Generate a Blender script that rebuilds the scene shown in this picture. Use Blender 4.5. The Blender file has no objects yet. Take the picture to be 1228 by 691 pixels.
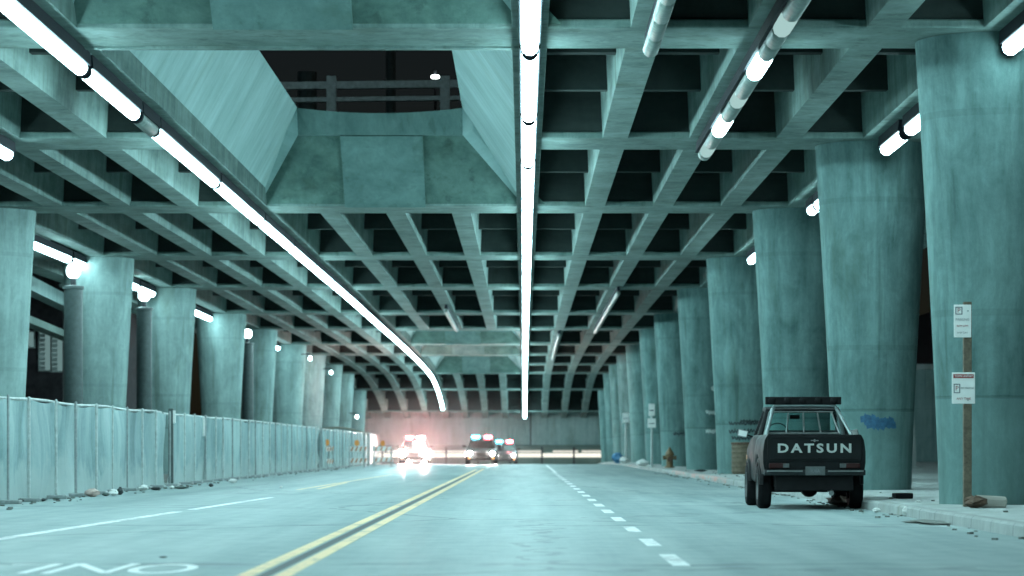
import bpy, bmesh, math, random
from mathutils import Vector, Matrix, noise as mnoise
random.seed(7)
S = bpy.context.scene
COL = S.collection
R = math.radians
F = 3411.0          # focal length in pixels of the 1228 px wide photograph
EYE = 0.98          # camera height

# ------------------------------------------------------------------ helpers
class MB:
    def __init__(s): s.v = []; s.f = []
    def add(s, vs, fs):
        o = len(s.v); s.v += [tuple(v) for v in vs]; s.f += [tuple(i + o for i in f) for f in fs]; return s
    def box(s, x0, x1, y0, y1, z0, z1):
        v = [(x, y, z) for z in (z0, z1) for y in (y0, y1) for x in (x0, x1)]
        return s.add(v, [(0,2,3,1),(4,5,7,6),(0,1,5,4),(2,6,7,3),(0,4,6,2),(1,3,7,5)])
    def obox(s, c, sx, sy, sz, M):
        v = [Vector(c) + M @ Vector((x, y, z)) for z in (-sz/2, sz/2) for y in (-sy/2, sy/2) for x in (-sx/2, sx/2)]
        return s.add(v, [(0,2,3,1),(4,5,7,6),(0,1,5,4),(2,6,7,3),(0,4,6,2),(1,3,7,5)])
    def loft(s, rings, caps=True, closed=True):
        n = len(rings[0]); vs = [p for r in rings for p in r]; fs = []
        for i in range(len(rings) - 1):
            for j in range(n if closed else n - 1):
                k = (j + 1) % n
                fs.append((i*n + j, i*n + k, (i+1)*n + k, (i+1)*n + j))
        if caps and closed:
            fs.append(tuple(reversed(range(n)))); fs.append(tuple((len(rings)-1)*n + j for j in range(n)))
        return s.add(vs, fs)
    def tube(s, pts, r, n=8, caps=True):
        pts = [Vector(p) for p in pts]; rings = []
        rs = r if isinstance(r, (list, tuple)) else [r] * len(pts)
        for i, p in enumerate(pts):
            d = (pts[min(i+1, len(pts)-1)] - pts[max(i-1, 0)]).normalized()
            up = Vector((0,0,1)) if abs(d.z) < .9 else Vector((0,1,0))
            a = d.cross(up).normalized(); b = a.cross(d).normalized()
            rings.append([p + rs[i]*(math.cos(2*math.pi*k/n)*a + math.sin(2*math.pi*k/n)*b) for k in range(n)])
        return s.loft(rings, caps)
    def lathe(s, prof, c=(0,0,0), n=20, axis='z', caps=True):
        rings = []
        for r, h in prof:
            ring = []
            for k in range(n):
                a = 2*math.pi*k/n; u, w = r*math.cos(a), r*math.sin(a)
                p = {'z': (u, w, h), 'x': (h, u, w), 'y': (w, h, u)}[axis]
                ring.append((p[0]+c[0], p[1]+c[1], p[2]+c[2]))
            rings.append(ring)
        return s.loft(rings, caps)
    def quad(s, a, b, c, d): return s.add([a, b, c, d], [(0,1,2,3)])
    def build(s, name, m, parent=None, smooth=False, bevel=0, loc=None, fix=True):
        me = bpy.data.meshes.new(name); me.from_pydata(s.v, [], s.f); me.update()
        if fix:
            bm = bmesh.new(); bm.from_mesh(me); bmesh.ops.recalc_face_normals(bm, faces=bm.faces); bm.to_mesh(me); bm.free()
        o = bpy.data.objects.new(name, me); COL.objects.link(o)
        me.materials.append(m)
        if smooth:
            for p in me.polygons: p.use_smooth = True
            try: me.set_sharp_from_angle(angle=R(40))
            except Exception: pass
        if parent: o.parent = parent
        if loc: o.location = loc
        if bevel:
            b = o.modifiers.new('bevel', 'BEVEL'); b.width = bevel; b.segments = 2; b.limit_method = 'ANGLE'; b.angle_limit = R(35)
        return o

def tag(o, label=None, cat=None, group=None, kind=None):
    if label: o['label'] = label
    if cat: o['category'] = cat
    if group: o['group'] = group
    if kind: o['kind'] = kind
    return o
def empty(name, loc=(0,0,0), rz=0, label=None, cat=None, group=None, kind=None):
    o = bpy.data.objects.new(name, None); COL.objects.link(o); o.location = loc; o.rotation_euler = (0,0,rz)
    o.empty_display_size = .2
    return tag(o, label, cat, group, kind)
def copy_tree(o, parent=None):
    kids = [c for c in o.children]
    c = o.copy(); COL.objects.link(c)
    if parent: c.parent = parent
    for k in kids: copy_tree(k, c)
    return c
ORD = ['first','second','third','fourth','fifth','sixth','seventh','eighth','ninth','tenth','eleventh','twelfth','thirteenth','fourteenth',
       'fifteenth','sixteenth','seventeenth','eighteenth','nineteenth','twentieth','twenty-first','twenty-second','twenty-third','twenty-fourth',
       'twenty-fifth','twenty-sixth','twenty-seventh','twenty-eighth','twenty-ninth','thirtieth','thirty-first','thirty-second','thirty-third']

def pchip(pts, y):
    if y <= pts[0][0]: return pts[0][1]
    if y >= pts[-1][0]: return pts[-1][1] + (y-pts[-1][0])*(pts[-1][1]-pts[-2][1])/(pts[-1][0]-pts[-2][0])
    def sl(i):
        if i <= 0: return 0.0
        if i >= len(pts)-1: return (pts[-1][1]-pts[-2][1])/(pts[-1][0]-pts[-2][0])
        a = (pts[i][1]-pts[i-1][1])/(pts[i][0]-pts[i-1][0]); b = (pts[i+1][1]-pts[i][1])/(pts[i+1][0]-pts[i][0])
        return 0 if a*b <= 0 else 2*a*b/(a+b)
    for i in range(len(pts)-1):
        x0, y0 = pts[i]; x1, y1 = pts[i+1]
        if y <= x1:
            h = x1-x0; t = (y-x0)/h; m0, m1 = sl(i)*h, sl(i+1)*h
            return (2*t**3-3*t*t+1)*y0 + (t**3-2*t*t+t)*m0 + (-2*t**3+3*t*t)*y1 + (t**3-t*t)*m1
DROP = [(110,0),(128,.05),(144,.08),(163,.14),(179,.22),(195,.36),(209,.6),(226,1.5),(242,3.1)]
def dc(y): return pchip(DROP, y)                     # how far the ceiling has come down at distance y
def gz(y): return 0.0 if y < 160 else -1.4e-4*(y-160)**2   # the road falls away beyond the crest
def pt(x, y, Y): s = F/Y; return ((x-628)/s, Y, EYE+(537-y)/s)

# ------------------------------------------------------------------ materials
def newmat(name):
    m = bpy.data.materials.new(name); m.use_nodes = True
    nt = m.node_tree; nt.nodes.clear()
    return m, nt, nt.nodes, nt.links
def N(nt, t, **k):
    n = nt.nodes.new(t)
    for a, b in k.items(): setattr(n, a, b)
    return n
def noise(nt, vec, scale, detail=5, rough=.6, mscale=None, rot=None, dist=0):
    if mscale or rot:
        mp = N(nt, 'ShaderNodeMapping'); nt.links.new(vec, mp.inputs['Vector'])
        if mscale: mp.inputs['Scale'].default_value = mscale
        if rot: mp.inputs['Rotation'].default_value = rot
        vec = mp.outputs['Vector']
    n = N(nt, 'ShaderNodeTexNoise'); nt.links.new(vec, n.inputs['Vector'])
    n.inputs['Scale'].default_value = scale; n.inputs['Detail'].default_value = detail; n.inputs['Roughness'].default_value = rough
    n.inputs['Distortion'].default_value = dist
    return n.outputs['Fac']
def math_(nt, op, a, b=None, c=None, clamp=False):
    n = N(nt, 'ShaderNodeMath', operation=op); n.use_clamp = clamp
    for i, x in enumerate((a, b, c)):
        if x is None: continue
        if isinstance(x, (int, float)): n.inputs[i].default_value = x
        else: nt.links.new(x, n.inputs[i])
    return n.outputs[0]
def ramp(nt, fac, stops):
    n = N(nt, 'ShaderNodeValToRGB'); nt.links.new(fac, n.inputs[0])
    el = n.color_ramp.elements
    while len(el) < len(stops): el.new(.5)
    for e, (p, c) in zip(el, stops): e.position = p; e.color = (c[0], c[1], c[2], 1)
    return n.outputs['Color']
def mixc(nt, fac, a, b, mode='MIX'):
    n = N(nt, 'ShaderNodeMix', data_type='RGBA', blend_type=mode)
    for i, x in ((0, fac), (6, a), (7, b)):
        if isinstance(x, (int, float)): n.inputs[i].default_value = x
        elif isinstance(x, tuple): n.inputs[i].default_value = (x[0], x[1], x[2], 1)
        else: nt.links.new(x, n.inputs[i])
    return n.outputs[2]
def finish(nt, col, rough=.8, bump=None, bstr=.2, bdist=.02, metal=0, spec=.5):
    b = N(nt, 'ShaderNodeBsdfPrincipled'); o = N(nt, 'ShaderNodeOutputMaterial')
    nt.links.new(b.outputs[0], o.inputs[0])
    if isinstance(col, tuple): b.inputs['Base Color'].default_value = (*col[:3], 1)
    else: nt.links.new(col, b.inputs['Base Color'])
    if isinstance(rough, (int, float)): b.inputs['Roughness'].default_value = rough
    else: nt.links.new(rough, b.inputs['Roughness'])
    b.inputs['Metallic'].default_value = metal; b.inputs['Specular IOR Level'].default_value = spec
    if bump is not None:
        bn = N(nt, 'ShaderNodeBump'); bn.inputs['Strength'].default_value = bstr; bn.inputs['Distance'].default_value = bdist
        nt.links.new(bump, bn.inputs['Height']); nt.links.new(bn.outputs[0], b.inputs['Normal'])
    return b
def position(nt): return N(nt, 'ShaderNodeNewGeometry').outputs['Position']

def concrete(name, lo, hi, streak=(3,3,.22), rot=None, boards=0.0, joint=None, stain=.5, mott=0, jy=0):
    m, nt, nodes, L = newmat(name); p = position(nt)
    n1 = noise(nt, p, .45, 6, .62)
    n2 = noise(nt, p, 1.0, 5, .65, streak, rot)
    n3 = noise(nt, p, 9, 5, .7)
    n4 = noise(nt, p, 60, 3, .6)
    f = math_(nt, 'MULTIPLY', n1, .4); f = math_(nt, 'MULTIPLY_ADD', n2, .42, f); f = math_(nt, 'MULTIPLY_ADD', n3, .14, f)
    f = math_(nt, 'MULTIPLY_ADD', n4, .06, f)
    if mott: f = math_(nt, 'ADD', f, math_(nt, 'MULTIPLY', math_(nt, 'SUBTRACT', noise(nt, p, 1.4, 7, .72, (1.3,1.3,.6), None, .6), .5), .55))
    c = ramp(nt, f, [(.34, lo), (.5, tuple((a+b)/2 for a, b in zip(lo, hi))), (.64, hi)])
    # rusty / damp patches
    st = noise(nt, p, .8, 4, .6, (1.2, 1.2, .35))
    c = mixc(nt, math_(nt, 'MULTIPLY', ramp(nt, st, [(.56, (0,0,0)), (.72, (1,1,1))]), stain), c, (lo[0]*.75, lo[1]*.68, lo[2]*.5))
    if mott:
        dr = ramp(nt, noise(nt, p, 1, 4, .6, (3.5,3.5,.10)), [(.58, (0,0,0)), (.70, (1,1,1))])
        c = mixc(nt, math_(nt, 'MULTIPLY', dr, .45), c, (lo[0]*.55, lo[1]*.55, lo[2]*.5))
        ef = ramp(nt, noise(nt, p, 1, 5, .65, (2.2,2.2,.3)), [(.62, (0,0,0)), (.74, (1,1,1))])
        c = mixc(nt, math_(nt, 'MULTIPLY', ef, .4), c, tuple(min(.8, x*1.35) for x in hi))
    h = math_(nt, 'MULTIPLY_ADD', n4, .5, n3)
    sep = N(nt, 'ShaderNodeSeparateXYZ'); L.new(p, sep.inputs[0])
    if boards:
        fr = math_(nt, 'FRACT', math_(nt, 'MULTIPLY', sep.outputs['Z'], 1/boards))
        ln = math_(nt, 'LESS_THAN', fr, .035)
        c = mixc(nt, math_(nt, 'MULTIPLY', math_(nt, 'MULTIPLY', ln, .30), noise(nt, p, 1.2, 4)), c, (lo[0]*.6, lo[1]*.6, lo[2]*.6))
        h = math_(nt, 'SUBTRACT', h, math_(nt, 'MULTIPLY', ln, .6))
    if jy:
        fr = math_(nt, 'FRACT', math_(nt, 'MULTIPLY', sep.outputs['Y'], 1/jy))
        ln = math_(nt, 'LESS_THAN', fr, .03/jy)
        c = mixc(nt, math_(nt, 'MULTIPLY', ln, .7), c, (lo[0]*.35, lo[1]*.35, lo[2]*.35))
    if joint:
        ln = math_(nt, 'LESS_THAN', sep.outputs['Z'], joint)
        c = mixc(nt, math_(nt, 'MULTIPLY', ln, .30), c, hi)
        d = math_(nt, 'ABSOLUTE', math_(nt, 'SUBTRACT', sep.outputs['Z'], joint))
        wob = math_(nt, 'MULTIPLY', noise(nt, p, 3, 2), .05)
        ln2 = math_(nt, 'LESS_THAN', d, wob)
        c = mixc(nt, math_(nt, 'MULTIPLY', ln2, .35), c, (lo[0]*.5, lo[1]*.5, lo[2]*.5))
    finish(nt, c, .88, h, .35, .012, spec=.3)
    return m

def simple(name, col, rough=.6, metal=0, var=.25, scale=8, spec=.5, bstr=.08):
    m, nt, nodes, L = newmat(name)
    tc = N(nt, 'ShaderNodeTexCoord').outputs['Object']
    n = noise(nt, tc, scale, 5, .65)
    c = ramp(nt, n, [(.3, tuple(x*(1-var) for x in col)), (.7, tuple(min(1, x*(1+var)) for x in col))])
    finish(nt, c, rough, n, bstr, .01, metal, spec)
    return m
def emit(name, col, strength):
    m, nt, nodes, L = newmat(name)
    e = N(nt, 'ShaderNodeEmission'); e.inputs[0].default_value = (*col, 1); e.inputs[1].default_value = strength
    o = N(nt, 'ShaderNodeOutputMaterial'); L.new(e.outputs[0], o.inputs[0])
    return m

def road_mat():
    m, nt, nodes, L = newmat('asphalt'); p = position(nt)
    sep = N(nt, 'ShaderNodeSeparateXYZ'); L.new(p, sep.inputs[0])
    n1 = noise(nt, p, .25, 6, .6, (1, .35, 1)); n2 = noise(nt, p, 1, 6, .6, (1.6, .06, 1)); n3 = noise(nt, p, 40, 4, .7); n4 = noise(nt, p, 2.2, 6, .7)
    f = math_(nt, 'MULTIPLY', n1, .3); f = math_(nt, 'MULTIPLY_ADD', n2, .32, f); f = math_(nt, 'MULTIPLY_ADD', n3, .12, f); f = math_(nt, 'MULTIPLY_ADD', n4, .26, f)
    c = ramp(nt, f, [(.36, (.15,.215,.222)), (.5, (.275,.345,.346)), (.63, (.40,.46,.45))])
    # transverse joints with wobble
    wob = math_(nt, 'MULTIPLY', noise(nt, p, .6, 3), 1.6)
    yy = math_(nt, 'ADD', sep.outputs['Y'], wob)
    fr = math_(nt, 'ABSOLUTE', math_(nt, 'SUBTRACT', math_(nt, 'FRACT', math_(nt, 'MULTIPLY', math_(nt, 'ADD', yy, 5.6), 1/12.1)), .5))
    ln = math_(nt, 'LESS_THAN', fr, .011)
    brk = ramp(nt, noise(nt, p, .5, 3), [(.42, (0,0,0)), (.56, (1,1,1))])
    c = mixc(nt, math_(nt, 'MULTIPLY', math_(nt, 'MULTIPLY', ln, brk), .55), c, (.07,.085,.09))
    # wandering cracks
    v = N(nt, 'ShaderNodeTexVoronoi', feature='DISTANCE_TO_EDGE'); mp = N(nt, 'ShaderNodeMapping'); mp.inputs['Scale'].default_value = (.22, .12, 1)
    wv = mixc(nt, .35, p, noise_col(nt, p, 1.2)); L.new(wv, mp.inputs[0]); L.new(mp.outputs[0], v.inputs['Vector']); v.inputs['Scale'].default_value = 1
    cr = math_(nt, 'LESS_THAN', v.outputs['Distance'], .008)
    c = mixc(nt, math_(nt, 'MULTIPLY', cr, .38), c, (.08,.09,.095))
    # oil spots
    sp = ramp(nt, noise(nt, p, 1.3, 3, .5, (1, .45, 1)), [(.70, (0,0,0)), (.76, (1,1,1))])
    c = mixc(nt, math_(nt, 'MULTIPLY', sp, .5), c, (.1,.11,.115))
    # smooth, darker band shaped to draw the headlight streak on the road
    xr_ = math_(nt, 'MULTIPLY_ADD', sep.outputs['Y'], .040, sep.outputs['X'])      # follows the sight line to the left headlights
    wx = math_(nt, 'MULTIPLY', ramp(nt, math_(nt, 'MULTIPLY_ADD', math_(nt, 'ABSOLUTE', xr_), -.5, 1.0, True), [(.25, (0,0,0)), (.6, (1,1,1))]), ramp(nt, math_(nt, 'MULTIPLY', sep.outputs['Y'], .005), [(.36, (0,0,0)), (.58, (1,1,1))]))
    wn = ramp(nt, noise(nt, p, 1, 4, .6, (.3, .22, 1)), [(.26, (0,0,0)), (.52, (1,1,1))])
    streak_mask = math_(nt, 'MULTIPLY', wx, wn)
    rr = ramp(nt, n1, [(.3, (.46,)*3), (.7, (.62,)*3)])
    rr = mixc(nt, streak_mask, rr, (.2,.2,.2)); rr = mixc(nt, math_(nt, 'MULTIPLY', streak_mask, math_(nt, 'MULTIPLY', noise(nt, p, 1, 3, .6, (.6,.9,1)), .55)), rr, (.5,.5,.5))
    c = mixc(nt, math_(nt, 'MULTIPLY', streak_mask, .2), c, (.16,.18,.18))
    finish(nt, c, rr, math_(nt, 'ADD', n3, math_(nt, 'MULTIPLY', n4, .6)), .26, .01, spec=.12)
    return m
def noise_col(nt, vec, scale):
    n = N(nt, 'ShaderNodeTexNoise'); nt.links.new(vec, n.inputs['Vector']); n.inputs['Scale'].default_value = scale
    return n.outputs['Color']
def paint_mat(name, col, under, wear=.5):
    m, nt, nodes, L = newmat(name); p = position(nt)
    n = noise(nt, p, 7, 6, .7, (1, .5, 1)); n2 = noise(nt, p, .7, 3)
    f = math_(nt, 'MULTIPLY_ADD', n2, .4, math_(nt, 'MULTIPLY', n, .6))
    c = ramp(nt, f, [(.30*wear+.17, under), (.33*wear+.27, col)])
    finish(nt, c, .6, n, .15, .006)
    return m

M = {}
M['concrete_col'] = concrete('column_concrete', (.055,.112,.107), (.165,.275,.268), joint=1.72, boards=2.9, mott=1)
M['concrete_col_pale'] = concrete('pale_column_concrete', (.17,.25,.24), (.36,.50,.485), joint=1.72, boards=2.9, mott=1)
M['concrete_beam'] = concrete('beam_concrete', (.07,.122,.113), (.20,.285,.265), streak=(.5,.5,3), mott=1)
M['concrete_slab'] = concrete('slab_concrete', (.10,.15,.135), (.2,.265,.24), streak=(.5,.5,1))
M['soffit'] = concrete('shaded_soffit', (.008,.011,.011), (.024,.032,.031), streak=(.5,.5,1))  # near-black so the shade inside the coffers is put into the colour
M['rib'] = concrete('shaded_rib_concrete', (.011,.017,.016), (.032,.046,.043), streak=(.5,.5,1))  # rib tone lowered to paint in the coffer shade
M['web'] = concrete('shaded_web', (.011,.017,.016), (.032,.046,.043), streak=(.4,.4,2))  # beam faces above the flange coloured dark in place of shade
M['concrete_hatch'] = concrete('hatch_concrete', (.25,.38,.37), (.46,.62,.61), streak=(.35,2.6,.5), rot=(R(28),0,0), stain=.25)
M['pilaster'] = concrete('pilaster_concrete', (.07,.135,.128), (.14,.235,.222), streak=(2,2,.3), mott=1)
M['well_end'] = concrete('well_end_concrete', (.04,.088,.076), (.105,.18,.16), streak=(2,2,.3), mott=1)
M['concrete_wall'] = concrete('wall_concrete', (.20,.31,.30), (.34,.46,.45), boards=1.5, mott=1)
M['sidewalk'] = concrete('pavement_concrete', (.30,.335,.325), (.48,.51,.50), streak=(1,1,1), mott=1, jy=3.0)
M['kerb'] = concrete('kerb_concrete', (.24,.26,.25), (.40,.42,.41), streak=(4,.3,1), mott=1, jy=1.5)
M['road'] = road_mat()
M['white_paint'] = paint_mat('white_road_paint', (.78,.80,.79), (.3,.32,.32), .7)
M['yellow_paint'] = paint_mat('yellow_road_paint', (.86,.60,.34), (.45,.37,.28), .7)
M['letter_paint'] = paint_mat('worn_letter_paint', (.80,.82,.81), (.45,.49,.49), .55)
M['red_paint'] = paint_mat('faded_red_kerb_paint', (.5,.2,.16), (.33,.3,.28), 1.0)
M['ground'] = concrete('bare_ground', (.12,.13,.12), (.24,.25,.235), streak=(1,1,1))
M['dark_metal'] = simple('dark_enamel', (.018,.024,.03), .5)
M['housing'] = simple('lamp_housing', (.010,.014,.020), .7, spec=.12)
M['grey_metal'] = simple('galvanised_steel', (.36,.39,.39), .45, .6)
M['pillar_steel'] = simple('pillar_paint', (.07,.10,.10), .5, .0)
M['dead_tube'] = simple('unlit_tube', (.17,.22,.2), .45, 0, .3)
LAMP = (.60, .97, 1.02)
M['tube'] = emit('lit_tube', LAMP, 50)
M['tube_side'] = emit('lit_tube_side', LAMP, 30)
M['tube_dim'] = emit('dim_tube', (.62,.95,.92), .62)
M['bulb'] = emit('lit_bulb', (.72,.98,1), 20)
M['far_bulb'] = emit('far_bulb', (.9,1,.95), 14)
M['rubber'] = simple('tyre_rubber', (.009,.009,.01), .85, spec=.15)
M['wood'] = simple('weathered_wood', (.13,.105,.075), .85, 0, .4, 12)
M['sign_white'] = simple('sign_white', (.82,.82,.80), .4, 0, .06, 5)
M['sign_red'] = simple('sign_red', (.30,.045,.045), .45)
M['sign_ink'] = simple('sign_ink', (.16,.17,.19), .5)
M['black'] = simple('black_plastic', (.008,.008,.009), .6, spec=.2)

# ------------------------------------------------------------------ ground, road, markings, pavement
def ysamples(a, b, step=6):
    n = max(1, int(round((b-a)/step))); return [a + (b-a)*i/n for i in range(n+1)]
def strip(name, x0, x1, y0, y1, dz, m, step=6):
    """a sheet lying on the road profile; x0/x1 may be functions of y"""
    mb = MB(); ys = ysamples(y0, y1, step)
    fx = lambda q, y: q(y) if callable(q) else q
    mb.loft([[(fx(x0, y), y, gz(y)+dz), (fx(x1, y), y, gz(y)+dz)] for y in ys], caps=False, closed=False)
    return mb
gm = MB(); ys = ysamples(-60, 260, 8) + [400, 700]
gm.loft([[(x, y, max(gz(y), -2.2)-.012) for x in (-500, -9.3, 5.55, 500)] for y in ys], caps=False, closed=False)
tag(gm.build('ground', M['ground']), kind='structure')
tag(strip('road', -9.4, 5.45, -60, 258, 0, M['road'], 5).build('road', M['road']), kind='structure')
# pavement slab on the right, kerb stone in front of it
sw = MB(); ys = ysamples(-60, 258, 6)
sw.loft([[(5.6, y, gz(y)+.145), (13, y, gz(y)+.155), (40, y, gz(y)+.4)] for y in ys], caps=False, closed=False)
tag(sw.build('pavement', M['sidewalk']), kind='structure')
kb = MB()
def kerb_ring(y):
    z = gz(y); w = .015*math.sin(y*1.3)
    return [(5.42+w, y, z-.05), (5.43+w, y, z+.12), (5.46+w, y, z+.148), (5.6, y, z+.15), (5.6, y, z-.05)]
kb.loft([kerb_ring(y) for y in ysamples(-60, 258, 2)])
tag(kb.build('kerb', M['kerb'], smooth=False), kind='structure')
rk = MB()
for a, b in ((76, 84), (84.5, 92.5), (95, 104), (47, 50.3)):
    rk.loft([[(5.427+.015*math.sin(y*1.3), y, .03), (5.422+.015*math.sin(y*1.3), y, .121), (5.456+.015*math.sin(y*1.3), y, .1515), (5.58, y, .1535)] for y in ysamples(a, b, .8)], caps=False, closed=False)
tag(rk.build('kerb_paint', M['red_paint'], fix=False), kind='structure')

mk = MB()
def add_strip(x0, x1, y0, y1, step=6):
    t = strip('', x0, x1, y0, y1, .004, None, step); mk.add(t.v, t.f)
lx = lambda o: (lambda y: -5.62 + (y-30)*.0255 + o)
add_strip(lx(-.085), lx(.085), 12, 43.4); add_strip(lx(-.08), lx(.08), 44.8, 56)
add_strip(-1.98+.17, -1.98+.3, 133, 166)
y = 14.0
while y < 118:
    L_ = 2.3 if y > 23.5 else 2.6
    xx = 1.31 - (y-22)*.0012
    add_strip(xx-.075, xx+.075, y, y+L_*.98, 3); y += 4.75
add_strip(1.2, 1.33, 112, 158)
tag(mk.build('lane_marking', M['white_paint'], fix=False), kind='structure')
mk = MB()
add_strip(-2.19, -2.06, 10, 128); add_strip(-1.90, -1.77, 10, 131)
ly = lambda o: (lambda y: -5.25 + .0000*(y) + (y-66)*.012 + o)
add_strip(ly(-.06), ly(.06), 66, 104); add_strip(lambda y: ly(.34)(y)-(y-66)*.02, lambda y: ly(.46)(y)-(y-66)*.02, 67, 80)
tag(mk.build('centre_line', M['yellow_paint'], fix=False), kind='structure')
mk = MB()
for a in (15, 27, 39): pass
patch = MB()   # dark worn gap between the two yellow lines
t = strip('', -2.03, -1.93, 10, 118, .0025, None); patch.add(t.v, t.f)
M['tar'] = simple('tar_seal', (.05,.058,.06), .6)
tag(patch.build('tar_seam', M['tar'], fix=False), kind='structure')
# lettering ONLY for the oncoming lane: turned round, its letters stretched along the road
def stroke(mb, pts, w, z=.004):
    for (a, b) in zip(pts[:-1], pts[1:]):
        a = Vector((*a, z)); b = Vector((*b, z)); d = (b-a).normalized(); n = Vector((-d.y, d.x, 0))*w/2
        e = d*w*.35
        mb.quad(a-e-n, b+e-n, b+e+n, a-e+n); z += .0006
lt = MB(); Y0, Y1 = 22.1, 23.85
cx, cy, rx, ry = -2.91, (Y0+Y1)/2, .225, (Y1-Y0)/2-.07
ring = []
for k in range(33):
    a = 2*math.pi*k/32; ca, sa = math.cos(a), math.sin(a)
    ring.append([(cx+(rx+.04)*ca, cy+(ry+.08)*sa, .004), (cx+(rx-.045)*ca, cy+(ry-.12)*sa, .004)])
lt.loft(ring, caps=False, closed=False)
lt.build('lettering', M['letter_paint'], fix=False); bpy.data.objects.remove(bpy.data.objects['lettering'])
stroke(lt, [(-3.72, Y0), (-3.72, Y1)], .085, .004)
stroke(lt, [(-3.72, Y1), (-3.25, Y0)], .09, .0062)
stroke(lt, [(-3.25, Y0), (-3.25, Y1)], .085, .0084)
stroke(lt, [(-4.25, Y1-.05), (-3.9, Y1-.05)], .085, .004); stroke(lt, [(-3.9, Y1), (-3.9, Y0)], .085, .0062)
stroke(lt, [(-4.62, Y1), (-4.62, 23)], .085, .004); stroke(lt, [(-4.62, 23), (-4.45, Y0)], .085, .0062); stroke(lt, [(-4.62, 23), (-4.8, Y0)], .085, .0084)
tag(lt.build('road_lettering', M['letter_paint'], fix=False), kind='structure')

# ------------------------------------------------------------------ overpass
BEAM = [-18.5, -3.3, 12, 27, 41.85, 56.4, 72.0, 90.3, 107.6, 127, 143.2, 162.4, 178.5, 194.6, 208.6, 225.4, 241]
HW = [1.07]*9 + [1.0]*8
GX = lambda k: .09 + 1.69*k
KMIN, KMAX = -10, 7
XL, XR = GX(KMIN)-.6, GX(KMAX)+.6
HATCH = [(27, 41.85), (41.85, 72.0), (143.2, 162.4), (162.4, 178.5), (178.5, 208.6)]   # between beams
HX0, HX1 = GX(-4)+.24, GX(0)-.24
def in_hatch(y): return any(a+.5 < y < b-.5 for a, b in HATCH)
ZB, ZR, ZS = 7.0, 7.45, 8.15
ov = empty('overpass', (0, 40, 0), 0, 'long concrete overpass deck on coffered beams above the road', 'overpass')
def oB(mb, name, m, **k):
    o = mb.build(name, m, ov, **k); o.location = (0, -40, 0); return o
slab = MB()
def slab_strip(x0, x1, y0, y1):
    rings = []
    for y in ysamples(y0, y1, 4):
        z = ZS - dc(y); rings.append([(x0, y, z), (x1, y, z), (x1, y, z+.35), (x0, y, z+.35)])
    slab.loft(rings)
cuts = [BEAM[0]-8]
for a, b in HATCH: cuts += [a, b]
cuts.append(250); cuts = sorted(set(cuts))
for a, b in zip(cuts[:-1], cuts[1:]):
    if in_hatch((a+b)/2): slab_strip(XL, HX0-.02, a, b); slab_strip(HX1+.02, XR, a, b)
    else: slab_strip(XL, XR, a, b)
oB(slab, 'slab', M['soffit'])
for i, (y, hw) in enumerate(zip(BEAM, HW)):
    mb = MB(); z = ZB - dc(y)
    segs = [(XL, XR)] if not in_hatch(y) else [(XL, HX0-.03), (HX1+.03, XR)]
    for a, b in segs:
        mb = MB(); mb.box(a, b, y-hw, y+hw, z, z+.13); bm_ = oB(mb, 'cross_beam', M['concrete_beam'], bevel=.03)
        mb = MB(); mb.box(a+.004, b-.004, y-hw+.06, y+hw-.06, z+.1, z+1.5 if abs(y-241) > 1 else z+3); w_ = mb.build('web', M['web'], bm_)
for k in range(KMIN, KMAX+1):
    mb = MB(); x = GX(k); w = .245 if k not in (KMIN, KMAX) else .4
    if k in (-4, 0): w = .26
    spans = [(BEAM[0]-8, 249)]
    if k in (-3, -2, -1):
        spans = []; prev = BEAM[0]-8
        for a, b in HATCH:
            if a > prev: spans.append((prev, a))
            prev = b
        spans.append((prev, 249))
    for a, b in spans:
        rings = []; mb = MB()
        for y in ysamples(a, b, 4):
            z = ZB + .004 - dc(y) + (0.0 if k not in (KMIN, KMAX) else .1)
            zt = ZS + .02 - dc(y)
            rings.append([(x-w, y, z), (x+w, y, z), (x+w+.05, y, zt), (x-w-.05, y, zt)])
        mb.loft(rings)
        oB(mb, 'girder', M['concrete_beam'])
for a, b in zip(BEAM[:-1], BEAM[1:]):
    for t in (1/3, 2/3):
        y = a + (b-a)*t; z = ZR - dc(y)
        segs = [(XL+.1, XR-.1)] if not in_hatch(y) else [(XL+.1, HX0-.06), (HX1+.06, XR-.1)]
        for p, q in segs:
            mb = MB(); mb.box(p, q, y-.14, y+.14, z, z+.74); oB(mb, 'rib', M['rib'])
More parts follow.
